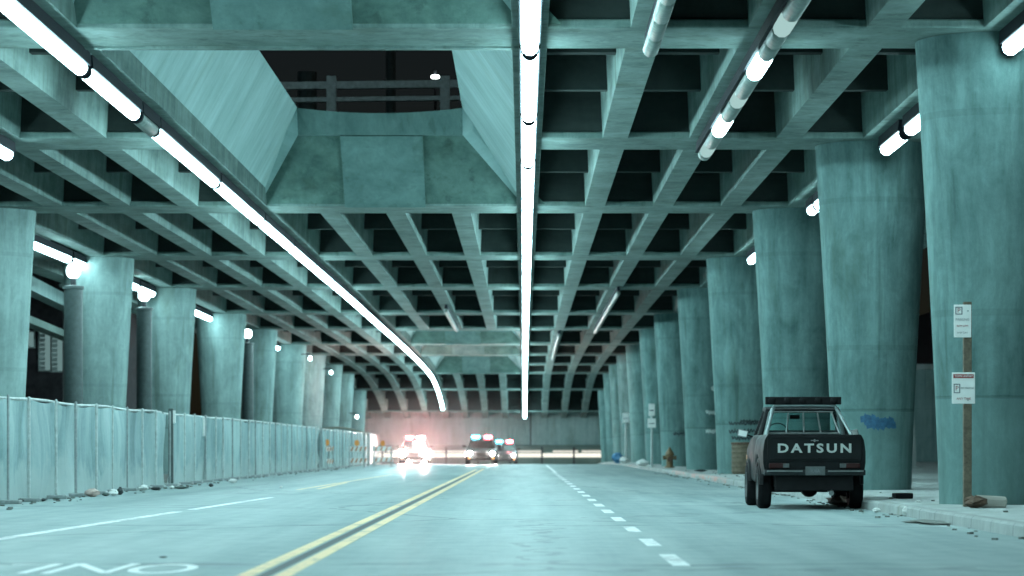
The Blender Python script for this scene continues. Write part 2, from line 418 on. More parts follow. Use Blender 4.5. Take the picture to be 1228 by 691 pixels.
# the open shafts (light wells) between the two lamp rows
def hatch(ya, yb):
    dz = -dc((ya+yb)/2); ea = -dc(yb)
    y0 = ya + 1.02; y1 = yb - 1.02
    zb0, zb1, zt, zf = 6.97-dc(y0), 6.97+ea, 9.18+dz, 8.55+ea
    xl, xr = HX0-.2, HX1+.2; ol, orr = -5.46, -1.48
    yo = y1 - 2.4
    th = .25
    for sx, (bx, ox) in ((-1, (xl, ol)), (1, (xr, orr))):
        A = (bx, y0, zb0); B = (ox, y0, zt); C_ = (ox, yo, zt); D = (ox, yo+.25, zf); E = (bx, y1, zb1)
        off = Vector((sx*th, 0, th*.4))
        v = [Vector(q) for q in (A, B, C_, D, E)]; v2 = [q+off for q in v]
        mb = MB(); mb.add(v+v2, [(0,1,2,4),(2,3,4),(5,9,7,6),(7,9,8)] + [(j, (j+1) % 5, (j+1) % 5+5, j+5) for j in range(5)])
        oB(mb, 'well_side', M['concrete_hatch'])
    # far end: upright lip that bows a little, then a recessed sloping panel with two pilasters
    n = 12; lip = []
    mbL = MB()
    for j in range(n+1):
        t = j/n; x = ol + (orr-ol)*t; bow = .22*(1-(2*t-1)**2)
        lip.append([(x, yo+bow-.1, zt-.02-(.10*(1-(2*t-1)**2))), (x, yo+.25, zf), (x, yo+.95, zf+.02), (x, yo+.95, zt-.02)])
    mbL.loft(lip)
    oB(mbL, 'well_lip', M['pilaster'])
    mbP = MB()
    P = lambda t, u: (ol+(xl-ol)*u + ((orr+(xr-orr)*u)-(ol+(xl-ol)*u))*t, yo+.42+(y1-yo-.42)*u, zf+.03+(zb1+.05-zf-.03)*u)
    g = [[Vector(P(-.08+1.16*i/8, j/6)) for i in range(9)] for j in range(7)]
    mbP.loft([r for r in g], caps=False, closed=False)
    mbP.loft([[q+Vector((0,.3,.2)) for q in r] for r in g], caps=False, closed=False)
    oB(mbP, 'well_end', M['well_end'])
    mbS = MB()
    for t0, t1 in ((.255, .735),):
        tu = lambda x, u: (x-(ol+(xl-ol)*u))/((orr+(xr-orr)*u)-(ol+(xl-ol)*u))
        v = [Vector(P(tu(x, u), u)) + Vector((0, -.07, -.05)) for x, u in ((-4.45,.0),(-2.45,.0),(-2.45,1),(-4.45,1))]
        w = [q + Vector((0,.11,.08)) for q in v]
        mbS.add(v+w, [(0,1,2,3),(4,7,6,5),(0,4,5,1),(1,5,6,2),(2,6,7,3),(3,7,4,0)])
    oB(mbS, 'well_pilaster', M['pilaster'])
    mbF = MB()   # near end
    mbF.add([(xl,y0+.01,zb0),(xr,y0+.01,zb0),(orr,y0+.01,zt),(ol,y0+.01,zt),(xl,y0-.2,zb0),(xr,y0-.2,zb0),(orr,y0-.2,zt),(ol,y0-.2,zt)],
            [(0,1,2,3),(4,7,6,5),(0,4,5,1),(1,5,6,2),(2,6,7,3),(3,7,4,0)])
    oB(mbF, 'well_end', M['concrete_beam'])
for a, b in HATCH: hatch(a, b)

# upper railing seen through the near well, with two lamps beyond
M['rail_paint'] = simple('rail_paint', (.42,.48,.48), .6)
rl = empty('bridge_railing', (-3.5, 76, 8.5), 0, 'dark bridge railing seen up through the open well in the deck', 'railing')
def up(mb, name, m, parent, loc): o = mb.build(name, m, parent, bevel=.01); o.location = (-loc[0], -loc[1], -loc[2]); return o
for z0, z1 in ((10.62, 10.82), (10.28, 10.40), (9.8, 9.88)):
    mb = MB(); mb.loft([[(x, 75.9-.0*(x), z0+.012*x), (x, 76.1, z0+.012*x), (x, 76.1, z1+.012*x), (x, 75.9, z1+.012*x)] for x in (-14, -7, -3, 0, 6)])
    up(mb, 'rail', M['rail_paint'], rl, (-3.5, 76, 8.5))
for x in (-11.5, -8.3, -5.13, -2.1, 1.2, 4.4):
    mb = MB(); mb.box(x-.13, x+.13, 75.86, 76.14, 8.5, 10.9); up(mb, 'post', M['rail_paint'], rl, (-3.5, 76, 8.5))
for x, Y, nm in ((-6.7, 88, 'left'), (-4.3, 92, 'mid')):
    z1 = 15.5
    lab = 'dim upright post above the deck, seen through the well behind the railing' if nm == 'left' else 'slim tall upright post seen through the middle of the open well'
    mb = MB(); mb.lathe([(.30 if nm == 'left' else .16, 8.4), (.30 if nm == 'left' else .16, 12.6 if nm == 'left' else z1)], (x, Y, 0), 12)
    tag(mb.build('upper_post', M['pillar_steel']), lab, 'post')
for (px, py, Y, lab) in ((366, 112, 100, 'small white lamp glowing behind the railing at the left of the well'), (522, 92, 100, 'small white lamp glowing high at the right of the open well')):
    x, y, z = pt(px, py, Y)
    t = empty('deck_lamp', (x, y, 8.5), 0, lab, 'lamp')
    mb = MB(); mb.tube([(0,.1,0),(0,.1,z-8.5+.2),(0,0,z-8.5+.22)], .05, 6); mb.build('pole', M['dark_metal'], t)
    mb = MB(); mb.lathe([(.02,-.06),(.14,-.05),(.14,.03),(.02,.06)], (0,0,z-8.5), 10); mb.build('lamp_head', M['far_bulb'], t)

t = empty('pole_lamp', (-12.5, 52, 8.5), 0, 'added unseen lamp on the upper deck lighting the well railing', 'lamp')  # unseen helper lamp, added to brighten the railing above the well
mb = MB(); mb.tube([(0,0,0),(0,0,6),(1.5,0,6.6),(2.4,0,6.6)], .08, 8); mb.build('pole', M['dark_metal'], t)  # pole of the added unseen lamp
mb = MB(); mb.lathe([(.05,6.4),(.3,6.42),(.3,6.5),(.1,6.6)], (2.4,0,0), 14); mb.build('lamp_head', emit('rail_fill_bulb', (.6,.95,1), 1500), t)  # head of the added unseen lamp
# ------------------------------------------------------------------ columns
def col_profile(y, seed):
    rs = random.Random(seed); prof = []
    z0, z1 = gz(y)-.3, ZB - dc(y) - .006
    for i in range(15):
        t = i/14; z = z0+(z1-z0)*t
        u = max(0, z-gz(y))/7.0
        prof.append((.775+.36*u**1.25 if i < 14 else .775+.36*u**1.25, z))
    return prof
GSPRAY = {}
def spray(mat_name, col): M[mat_name] = simple(mat_name, col, .7, 0, .3, 14); return M[mat_name]
spray('blue_spray', (.03,.11,.2)); spray('black_spray', (.02,.025,.03)); spray('pale_spray', (.5,.58,.56))
def radius_at(z): return .775+.36*(max(0, z)/7.0)**1.25
def surface_stroke(mb, pts, w):
    """pts = (x offset across the face, height); ribbon wraps the column, facing the camera"""
    rows = []
    for i, (u, z) in enumerate(pts):
        a = pts[max(i-1, 0)]; b = pts[min(i+1, len(pts)-1)]
        d = Vector((b[0]-a[0], b[1]-a[1])); d = d.normalized() if d.length else Vector((1,0)); n = Vector((-d.y, d.x))*w/2
        row = []
        for sgn in (-1, 1):
            uu, zz = u+n.x*sgn, z+n.y*sgn; r = radius_at(zz)+.006; th = uu/r
            row.append((math.sin(th)*r, -math.cos(th)*r, zz))
        rows.append(row)
    mb.loft(rows, caps=False, closed=False)
def scrawl(x0, x1, z, amp, seed, n=28):
    rs = random.Random(seed)
    return [(x0+(x1-x0)*i/n, z+amp*math.sin(i*1.7+rs.random()*1.2)+rs.uniform(-.02,.02)) for i in range(n+1)]
RX, LX = 6.95, -13.55
extra_r = {0: 'behind the sign pole', 1: 'with a blue painted smear beside the parked pickup', 2: 'standing directly behind the pickup',
           3: 'with dark scrawled graffiti beside a brown barrel', 4: 'with pale scribbles on its inner side', 5: 'behind the small orange hydrant'}
rightY = BEAM[4:-1]
def column(x, y, side, idx):
    if side == 'r':
        lab = ORD[idx] + ' concrete column along the right pavement counted from the near end' + (', ' + extra_r[idx] if idx in extra_r and idx in (1,3) else '')
        if idx == 0: lab = 'huge nearest concrete column behind the wooden sign pole on the pavement'
        if idx == 1: lab = 'flaring concrete column with a blue paint smear beside the parked pickup'
        if idx == 2: lab = 'concrete column directly behind the black pickup on the right pavement'
        if idx == 3: lab = 'concrete column with dark scrawled graffiti behind the brown barrel'
        if idx == 4: lab = 'concrete column with pale scribbles left of the one with dark graffiti'
        if idx == 5: lab = 'concrete column on the right pavement rising behind the rusty orange hydrant'
    else:
        lab = ORD[idx] + ' concrete column behind the left fence counted from the near end'
    t = empty('concrete_column', (x, y, 0), 0, lab, 'column', 'columns of the right row' if side == 'r' else 'columns of the left row')
    mb = MB(); mb.lathe(col_profile(y, idx), (0,0,0), 40); mb.build('shaft', M['concrete_col'] if side == 'r' else M['concrete_col_pale'], t, smooth=True)
    return t
cols = {}
for i, y in enumerate(rightY): cols['r', i] = column(RX, y+.35, 'r', i)
leftY = BEAM[6:-1]
for i, y in enumerate(leftY): cols['l', i] = column(LX, y+.35, 'l', i)
def graf(col, strokes, m, w):
    mb = MB()
    for s_ in strokes: surface_stroke(mb, s_, w)
    mb.build('graffiti', m, col, fix=False)
graf(cols['r',1], [scrawl(-.25,.32,1.5,.07,1), scrawl(-.2,.36,1.42,.06,2), scrawl(-.3,-.05,1.55,.06,3), scrawl(-.22,.3,1.46,.02,4)], M['blue_spray'], .09)
graf(cols['r',3], [scrawl(-.5,.55,1.75,.045,5,40), scrawl(-.1,.6,1.82,.03,6), scrawl(-.5,.5,1.5,.07,7,36), scrawl(-.4,.4,1.28,.06,8,30)], M['black_spray'], .04)
graf(cols['r',4], [scrawl(-.1,.6,2.3,.08,9), scrawl(-.1,.5,1.6,.08,10), scrawl(.1,.6,3.2,.1,12)], M['pale_spray'], .05)
graf(cols['r',5], [scrawl(-.3,.4,1.6,.08,11)], M['black_spray'], .04)
mb = MB(); mb.v = []
# thin steel pillars between the left columns, each with a bulb bracket
for n_, (px, Y, yl) in enumerate(((88, 82, 326), (173, 100, 355), (297, 136, 401))):
    x, _, zl = pt(px, yl, Y); x0 = x
    lab = ['dark round steel pillar with a glaring bulb between the two nearest left columns', 'dark round steel pillar with bulb between the second and third left columns',
           'slim steel pillar farther back between left columns with bulb at its head'][n_]
    t = empty('steel_pillar', (x0, Y, 0), 0, lab, 'pillar')
    mb = MB(); mb.lathe([(.38,-.2),(.38,.12),(.28,.14),(.27,zl-.52),(.31,zl-.5),(.31,zl-.42),(.06,zl-.38)], (0,0,0), 20); mb.build('post', M['pillar_steel'], t, smooth=True)
    f = empty('bulb_lamp', (x0, Y, zl), 0, ['bare glaring bulb on top of the first dark steel pillar at left', 'bare glaring bulb on top of the second dark steel pillar at left', 'small bright bulb on top of the third, far steel pillar at left'][n_], 'lamp'); f.rotation_euler = (math.pi, 0, 0)
    mb = MB(); mb.lathe([(.02,-.24),(.14,-.2),(.2,-.07),(.2,.06),(.12,.16),(.06,.19)], (0,0,0), 14); mb.build('bulb', M['bulb'], f, smooth=True)
    mb = MB(); mb.lathe([(.07,.17),(.08,.3),(.08,.40)], (0,0,0), 12); mb.build('socket', M['dark_metal'], f)
for n_, (px, py, Y) in enumerate(((372, 430, 155), (397, 447, 172), (428, 500, 190))):
    x, y, z = pt(px, py, Y)
    f = empty('bulb_lamp', (x, Y, z), 0, 'small round bulb on the ' + ['sixth','seventh','last visible'][n_] + ' left column near its inner edge', 'lamp')
    mb = MB(); mb.lathe([(.02,-.11),(.08,-.08),(.1,0),(.08,.08),(.04,.12)], (0,0,0), 12); mb.build('bulb', M['bulb'], f, smooth=True)
    mb = MB(); mb.tube([(0,0,.12),(0,.1,.25),(-.5,.5,.25)], .03, 6); mb.build('bracket', M['dark_metal'], f)

# ------------------------------------------------------------------ strip lamps
def fixture(x, y0, y1, label, group, r=.122, lit='tube', zoff=0, segs=None, hw=.15, zb=-.215, hh=.2):
    ym = (y0+y1)/2
    t = empty('strip_lamp', (x, ym, ZB - dc(ym) + zoff), 0, label, 'lamp', group)
    zc = lambda y: -dc(y) + dc(ym)
    mb = MB(); ys = ysamples(y0-.03, y1+.03, 3)
    mb.loft([[(-hw, y-ym, zc(y)+zb), (hw, y-ym, zc(y)+zb), (hw*.9, y-ym, zc(y)-.01), (-hw*.9, y-ym, zc(y)-.01)] for y in ys])
    mb.build('housing', M['housing'], t)
    def tube(a, b, m, name='tube', rr=r):
        mb = MB(); ys = ysamples(a+.12, b-.12, 4)
        pts = [(0, a-ym, zc(a)-.26), (0, a+.05-ym, zc(a)-.26)] + [(0, y-ym, zc(y)-.26) for y in ys] + [(0, b-.05-ym, zc(b)-.26), (0, b-ym, zc(b)-.26)]
        rs = [rr*.55, rr*.88] + [rr]*len(ys) + [rr*.88, rr*.55]
        mb.tube(pts, rs, 10); mb.build(name, m, t, smooth=True)
    if y1 < 110 and not segs:
        for e, d in ((y0, 1), (y1, -1)):
            mb = MB(); mb.tube([(0, e-.05*d-ym, zc(e)-.26), (0, e-.04*d-ym, zc(e)-.26), (0, e+.09*d-ym, zc(e)-.26)], [r*.6, r*1.0, r*1.03], 12); mb.build('end_cap', M['housing'], t, smooth=True)
    if segs:
        for a, b, k in segs: tube(a, b, M[k])
    else: tube(y0, y1, M[lit])
    return t
CB = [8, 16, 24, 32.6, 41.2, 49.6, 57.5, 65.6, 68.7]
while CB[-1] < 226: CB.append(CB[-1]+8.2)
CB += [238.5, 242.5]
CB = [b for b in CB if not (228 < b < 238)]
vis = 0
for a, b in zip(CB[:-1], CB[1:]):
    if b < 36: lab = 'strip lamp of the centre row beyond the upper picture edge'; g = 'centre row lamps overhead'
    else: lab = ORD[vis] + ' lit strip lamp of the straight middle row counted from the top'; vis += 1; g = 'lit strip lamps of the middle row'
    fixture(.09, a+(.17 if a < 75 else .06), b-(.17 if b < 75 else .06), lab, g)
LB = [8, 17, 26, 35, 43.4, 49.3, 51.6, 62, 72.6, 81.8]
while LB[-1] < 236: LB.append(LB[-1]+8.6)
vis = 0
for a, b in zip(LB[:-1], LB[1:]):
    if (a, b) == (49.3, 51.6):
        fixture(GX(-4)-.06, a+.04, b-.04, 'short unlit grey tube in the gap of the left lamp row', 'unlit tubes', r=.13, lit='dead_tube'); continue
    if b < 38: lab = 'strip lamp of the left row beyond the upper picture edge'; g = 'left row lamps overhead'
    else: lab = ORD[vis] + ' lit strip lamp of the slanting left row counted from the top'; vis += 1; g = 'lit strip lamps of the left row'
    fixture(GX(-4)-.06, a+(.13 if a < 90 else .06), b-(.13 if b < 90 else .06), lab, g, r=.112)
# short lamps between the columns of both rows
for n_, (a, b) in enumerate(((30, 41.0), (44.5, 48.8), (49.3, 51.5), (52.1, 55.0), (62, 67.5), (67.7, 69.2), (78, 87.6))):
    lab = ['lit lamp between columns at the upper right corner of the picture', 'lit lamp just left of the nearest right column, upper piece', 'lit lamp left of the nearest right column, middle piece',
           'lit lamp left of the nearest right column, lowest piece', 'lit lamp left of the second right column, upper piece', 'tiny lit lamp end peeping past the second right column', 'lit lamp peeping past the third right column'][n_]
    fixture(7.0, a, b, lab, 'lamps between the right columns', lit='tube_side')
for n_, (a, b) in enumerate(((60, 70), (76.2, 78.3), (79, 86.8), (87.1, 90.5), (99, 102), (102.3, 106.5), (116, 126), (146, 161), (165, 177))):
    lab = ['lit strip lamp left of the first left column', 'short round end of lamp beside the first left column', 'lit strip lamp between first and second left columns', 'short lit lamp touching the top of the second left column',
           'short lit lamp above the second dark pillar', 'lit strip lamp beside the third left column', 'lit strip lamp beside the fourth left column', 'lit strip lamp beside the sixth left column', 'far lit strip lamp beside the seventh left column'][n_]
    fixture(LX-.35, a, b, lab, 'lamps between the left columns', lit='tube_side')
fixture(GX(-6)-.1, 40, 56, 'lit strip lamp cut off by the left picture edge', None, lit='tube_side')
# rows of mostly dead round lamps
def seg(a, b, n, k): return [(a+(b-a)*i/n+.015, a+(b-a)*(i+1)/n-.015, k) for i in range(n)]
fixture(GX(1)+.06, 22, 41.3, 'row of unlit round tubes under the girder right of middle lamps', 'unlit tubes', r=.118, hw=.09, zb=-.18, segs=seg(22, 41.3, 12, 'dead_tube'))
fixture(GX(2)+.08, 20, 56, 'mostly dead round tube lamp with a few bright pieces', 'unlit tubes', r=.128, hw=.17,
        segs=seg(20, 37.8, 9, 'dead_tube')+[(37.85,39.2,'tube_dim'),(39.25,40.4,'dead_tube'),(40.45,41.65,'dead_tube'),(41.7,43.8,'tube_side'),(43.85,46.2,'dead_tube'),(46.25,47.4,'tube_dim'),
              (47.45,49.5,'dead_tube'),(49.55,51.8,'tube_side'),(51.85,53.9,'dead_tube'),(53.95,55.4,'tube_dim'),(55.45,56,'dead_tube')])
fixture(GX(2)+.06, 106, 140, 'thin unlit conduit under the second girder right of middle, far back', 'unlit tubes', r=.085, hw=.06, zb=-.17, segs=seg(106,140,10,'dead_tube'))
fixture(GX(1)+.02, 144, 178, 'thin unlit conduit under the first girder right of middle, far back', 'unlit tubes', r=.085, hw=.06, zb=-.17, segs=seg(144,178,8,'dead_tube'))
fixture(GX(-2)+.04, 119, 138, 'thin unlit conduit ending at the far light well', 'unlit tubes', r=.085, hw=.06, zb=-.17, segs=seg(119,138,6,'dead_tube'))
# tiny pendant cluster on the left bay
mb = MB()

# ------------------------------------------------------------------ far wall
t = empty('end_wall', (-3, 246, -1.2), 0, 'pale concrete wall closing the far end of the underpass', 'wall')
mb = MB(); mb.box(-17, 3.55, -.3, .3, 0, 8)
mb.build('panel', M['concrete_wall'], t)
mb = MB(); mb.box(3.65, 17, -.3, .3, 0, 8); mb.build('panel', M['concrete_wall'], t)
mb = MB(); mb.box(3.5, 3.7, -.2, .25, 0, 8); mb.build('joint', M['black'], t)
mb = MB(); mb.box(-17, 17, -.45, -.305, 2.15, 2.42); mb.build('ledge', M['concrete_slab'], t, bevel=.02)
M['strip_glow'] = emit('wall_strip_glow', (1, .98, .86), 1.15)
M['strip_glow2'] = emit('wall_strip_glow_dim', (1, .97, .86), .8)
ws = empty('wall_strip_light', (-3, 245, 0), 0, 'long cream glowing strip along the foot of the far wall', 'light')
mb = MB(); mb.box(-13, 10.6, .1, .3, .155, .50); mb.build('diffuser', M['strip_glow'], ws, bevel=.03)
for a, b in ((-13,-9), (-8.8,-2), (-1.8,4.5), (5.5,7.7), (8,10.4)):
    mb = MB(); mb.box(a, b, .1, .3, .57, .74); mb.build('diffuser', M['strip_glow2'], ws, bevel=.02)
mb = MB(); mb.box(-13.2, 10.8, .31, .36, -1, 1.0); mb.build('backing', M['concrete_slab'], ws)
for k in range(9):
    mb = MB(); mb.box(-12+k*2.75, -11.85+k*2.75, .02, .09, -1, 1.05); mb.build('post', M['dark_metal'], ws)

# ------------------------------------------------------------------ left fence
def screen_mat():
    m, nt, nodes, L = newmat('fence_screen'); p = position(nt)
    sep = N(nt, 'ShaderNodeSeparateXYZ'); L.new(p, sep.inputs[0])
    n1 = noise(nt, p, 1, 6, .65, (1, .9, .12)); n2 = noise(nt, p, .35, 4, .6); n3 = noise(nt, p, 12, 4, .7)
    f = math_(nt, 'MULTIPLY_ADD', n2, .35, math_(nt, 'MULTIPLY_ADD', n3, .1, math_(nt, 'MULTIPLY', n1, .55)))
    c = ramp(nt, f, [(.40, (.2,.3,.31)), (.5, (.36,.48,.49)), (.60, (.50,.61,.61))])
    # dust washed up along the foot
    dn = math_(nt, 'ADD', sep.outputs['Z'], math_(nt, 'MULTIPLY', math_(nt, 'SUBTRACT', noise(nt, p, .9, 5, .65), .5), 2.2))
    dust = ramp(nt, math_(nt, 'MULTIPLY', dn, .5), [(.2, (1,1,1)), (.36, (0,0,0))])
    c = mixc(nt, math_(nt, 'MULTIPLY', dust, .72), c, (.52,.60,.59))
    # woven holes let a little of what is behind show
    b = finish(nt, c, .85, n3, .2, .01, spec=.2)
    tr = N(nt, 'ShaderNodeBsdfTransparent'); mx = N(nt, 'ShaderNodeMixShader')
    o = [n for n in nt.nodes if n.type == 'OUTPUT_MATERIAL'][0]
    mx.inputs[0].default_value = .24
    L.new(b.outputs[0], mx.inputs[1]); L.new(tr.outputs[0], mx.inputs[2]); L.new(mx.outputs[0], o.inputs[0])
    return m
M['screen'] = screen_mat()
M['fence_rail'] = simple('fence_rail', (.5,.54,.53), .5, .3)
def fence(x0, y0, x1, y1, label, h=1.86):
    t = empty('fence', (x0, y0, 0), 0, label, 'fence')
    rs = random.Random(int(y0*7)); L_ = y1-y0; n = int(L_/.14)
    ph = [rs.uniform(0, 6.28) for _ in range(6)]
    rows = []
    sag = lambda y: .03*math.sin(y*2.5+ph[0]) + .02*math.sin(y*.7+ph[1])
    for i in range(n+1):
        y = L_*i/n; x = (x1-x0)*i/n; row = []
        for j in range(9):
            u = j/8; z = .03+(h-.06+sag(y)*.6)*u
            d = (.16*mnoise.noise(Vector((y*.55+y0, u*.8, ph[0])))+.15*mnoise.noise(Vector((y*1.9+y0, u*.9, ph[1])))*max(0, .35+1.3*mnoise.noise(Vector((y*.33, 7.7, ph[2]))))+.05*mnoise.noise(Vector((y*4.6, u*2.2, ph[3]))))*(1-.75*abs(2*u-1)**3)
            row.append((x+d*1.1+.10*mnoise.noise(Vector((y*.17+y0, 3.3, ph[5])))*u, y, z))
        rows.append(row)
    mb = MB(); mb.loft(rows, caps=False, closed=False)
    mb.build('screen', M['screen'], t, smooth=True, fix=False)
    mb = MB(); mb.tube([((x1-x0)*i/20-.11, L_*i/20, h+.01+sag(L_*i/20)*.4) for i in range(21)], .03, 8); mb.build('top_rail', M['fence_rail'], t)
    k = int(L_/2.45)
    for i in range(k+1):
        y = L_*i/k + (rs.uniform(-.35,.35) if 0 < i < k else 0); mb = MB(); rp = .018 + .014*rs.random(); mb.lathe([(rp,-.05),(rp,h+.03),(.01,h+.05)], ((x1-x0)*i/k+.12, y, 0), 8); mb.build('post', M['fence_rail'] if i % 3 else M['grey_metal'], t)
        mb = MB(); mb.box((x1-x0)*i/k-.06, (x1-x0)*i/k+.34, y-.16, y+.16, -.0, .07); mb.build('foot', M['grey_metal'], t, bevel=.015)
    return t
fence(-9.1, 34, -9.1, 72.2, 'near stretch of screened wire fence along the left kerb')
fence(-9.14, 72.9, -9.12, 126, 'middle stretch of screened wire fence with white strip along the left')
fence(-9.1, 126.6, -9.1, 176, 'far stretch of screened wire fence ending by the barricades', 1.8)
mb = MB(); mb.box(-9.05, -8.93, 72.45, 72.6, 0, 1.98); tag(mb.build('fence_post', M['pillar_steel'], bevel=.01), 'thick dark post where the near fence stretch ends', 'post')
mb = MB(); mb.box(-.05, .05, -.02, .02, -.5, .5)
for px, py, Y, h, lab in ((198, 500, 72.3, .32, 'short white strip hanging on the fence by the thick post'), (239, 512, 79, .52, 'longer white strip hanging on the middle fence')):
    x, y, z = pt(px, py, Y); mb = MB(); mb.box(-.035,.035,-.012,.012,-h/2*1.0,h/2*1.0)
    o = mb.build('hanging_strip', M['sign_white'], bevel=.008); o.location = (-8.88, Y, z); tag(o, lab, 'strip')

# ------------------------------------------------------------------ background left and right
M['night_wall'] = simple('night_brick', (.04,.035,.04), .9, 0, .5, 3)
M['pane_lit'] = emit('dim_window', (.45,.75,.74), .3)
M['frame_grey'] = simple('window_frame', (.4,.46,.45), .6)
b = empty('building', (-27, 131, 0), 0, 'dark brick building behind the left columns with louvred windows', 'building')
mb = MB(); mb.box(-24, 8.6, 0, 12, 0, 16); mb.build('wall', M['night_wall'], b)
for (xa, xb, ya, yb) in ((47, 60, 394, 444), (61.5, 75, 395, 445), (27, 40, 398, 416)):
    x0, _, z1 = pt(xa, ya, 130.8); x1, _, z0 = pt(xb, yb, 130.8); x0 += 27; x1 += 27
    w = empty('window', (0,0,0)); w.parent = b
    mb = MB(); fr = .06
    for bx in ((x0,x1,z0-fr,z0),(x0,x1,z1,z1+fr),(x0-fr,x0,z0-fr,z1+fr),(x1,x1+fr,z0-fr,z1+fr)): mb.box(bx[0],bx[1],-.12,.0-.003,bx[2],bx[3])
    mb.build('frame', M['frame_grey'], w)
    mb = MB(); nl = 9
    for k in range(nl):
        zc_ = z0+(z1-z0)*(k+.5)/nl; mb.obox(((x0+x1)/2-.12, -.05, zc_), (x1-x0)*.45, .02, (z1-z0)/nl*.8, Matrix.Rotation(R(-25),3,'X'))
    mb.build('louvre', M['frame_grey'], w)
    mb = MB(); mb.box(x0+.01, x1-.01, -.022, -.004, z0+.01, z1-.01); mb.build('pane', M['pane_lit'], w)
for n_, (px, Y, zt, r) in enumerate(((77, 118, 7.4, .07), (28, 110, 7.6, .08))):
    x = (px-628)*Y/F; mb = MB(); mb.lathe([(r,-.1),(r,zt)], (0,0,0), 10)
    o = mb.build('conduit_pole', M['grey_metal']); o.location = (x, Y, 0)
    tag(o, ['thin upright pipe right of the louvred window', 'thin upright pipe left of the louvred window beside the first column'][n_], 'pipe')
# ramp girders further left
for n_, (z, th, m) in enumerate(((6.9, .5, 'concrete_wall'), (5.75, .25, 'concrete_slab'))):
    mb = MB(); mb.loft([[(-16.2-.035*(Y-60), Y, z-(Y-60)*.012), (-15.7-.035*(Y-60), Y, z-(Y-60)*.012), (-15.7-.035*(Y-60), Y, z+th-(Y-60)*.012), (-16.2-.035*(Y-60), Y, z+th-(Y-60)*.012)] for Y in (58, 75, 92, 110, 128)])
    tag(mb.build('ramp_girder', M[m]), ['pale slanting girder under the deck beyond the first left column', 'thin dark slanting girder below the pale one at left'][n_], 'girder')
st = empty('pole_lamp', (-27.7, 200, 0), 0, 'distant street lamp shining between two left columns', 'lamp')
mb = MB(); mb.tube([(0,0,-1),(0,0,5.4),(.3,0,5.7)], .07, 8); mb.build('pole', M['dark_metal'], st)
mb = MB(); mb.lathe([(.02,-.2),(.2,-.12),(.22,.05),(.03,.2)], (.05,-.1,5.5), 12); mb.build('lamp_head', M['far_bulb'], st, smooth=True)
# low wall left in the distance
mb = MB(); mb.box(-60, -15.4, 186, 186.6, -1, 2.4); tag(mb.build('boundary_wall', M['concrete_wall'], bevel=.02), 'low concrete wall far behind the left columns', 'wall')
# right side abutment seen between the columns
ab = empty('retaining_wall', (22, 150, 0), 0, 'stained concrete abutment wall seen between the two nearest right columns', 'wall')
mb = MB(); mb.box(-8.4, 22, 0, .6, 0, 5.1); mb.build('wall', M['concrete_wall'], ab, bevel=.03)
mb = MB(); mb.box(-8.5, 22.2, -.12, .8, 5.1, 5.4); mb.build('coping', M['sidewalk'], ab, bevel=.03)
pr = empty('arched_pier', (14.9, 110, 0), 0, 'pale leaning concrete pier in the gap beside the nearest right column', 'pier')
mb = MB(); mb.loft([[(-.35+.0*z-.25*max(0,(z-2))/2.5,-.3,z),(.25-.15*z/4-.35*max(0,(z-2))/2.5,-.3,z),(.25-.15*z/4-.35*max(0,(z-2))/2.5,.3,z),(-.35-.25*max(0,(z-2))/2.5,.3,z)] for z in (0,1,2,3,4,4.6)])
mb.build('shaft', M['sidewalk'], pr); mb = MB(); mb.box(-.5,.45,-.45,.45,0,.25); mb.build('footing', M['sidewalk'], pr, bevel=.02)
mb = MB(); mb.box(33, 33.5, 20, 260, 0, 12); tag(mb.build('side_wall', M['night_wall']), 'dark wall far to the right beyond the column row', 'wall')

# ------------------------------------------------------------------ text
def text_mesh(s, size, name, m, parent, M4, depth=.004, sx=1.0, bold=0, sp=1.0):
    cu = bpy.data.curves.new('t', 'FONT'); cu.body = s; cu.size = size; cu.align_x = 'CENTER'; cu.align_y = 'CENTER'; cu.extrude = depth; cu.offset = bold; cu.space_character = sp; cu.resolution_u = 3
    o = bpy.data.objects.new('t', cu); COL.objects.link(o); bpy.context.view_layer.update()
    me = bpy.data.meshes.new_from_object(o.evaluated_get(bpy.context.evaluated_depsgraph_get())); bpy.data.objects.remove(o)
    me.transform(Matrix.Diagonal((sx,1,1,1))); me.transform(M4); me.materials.clear(); me.materials.append(m); me.name = name
    q = bpy.data.objects.new(name, me); COL.objects.link(q); q.parent = parent
    return q
FRONT = Matrix.Rotation(R(90), 4, 'X')     # text standing upright, read from -Y

# ------------------------------------------------------------------ signs on the right
sp = empty('sign_post', (6.235, 40, .15), 0, 'wooden post carrying two white parking signs on the right pavement', 'sign post')
mb = MB(); mb.loft([[(-.055+.012*z,-.05,z),(.06+.012*z,-.05,z),(.06+.012*z,.05,z),(-.055+.012*z,.05,z)] for z in (0,.6,1.2,1.8,2.4,2.88)])
for i,v in enumerate(mb.v): mb.v[i] = (v[0]-.035*v[2]/2.9, v[1], v[2])
mb.build('post', M['wood'], sp, bevel=.008)
def pframe(px, py, Y): x, y, z = pt(px, py, Y); return x-6.235, z-.15
sx_, sz_ = pframe(1154.5, 385, 39.9)
mb = MB(); mb.box(sx_-.12, sx_+.125, -.075, -.06, sz_-.23, sz_+.23); s1 = mb.build('sign', M['sign_white'], sp, bevel=.01)
tag(s1, 'upper plain white sign')
def ink(parent, rects, m, y=-.0775):
    mb = MB()
    for (a, b, c, d) in rects: mb.box(a, b, y-.001, y+.001, c, d)
    return mb.build('lettering', m, parent)
def fr_(x, z, w, h, t): return [(x,x+w,z,z+t),(x,x+w,z+h-t,z+h),(x,x+t,z+t,z+h-t),(x+w-t,x+w,z+t,z+h-t)]
ink(s1, fr_(sx_-.1, sz_+.09, .10, .11, .014), M['sign_ink'])
text_mesh('P', .09, 'lettering', M['sign_red'], s1, Matrix.Translation((sx_-.05, -.078, sz_+.145)) @ FRONT, .001)
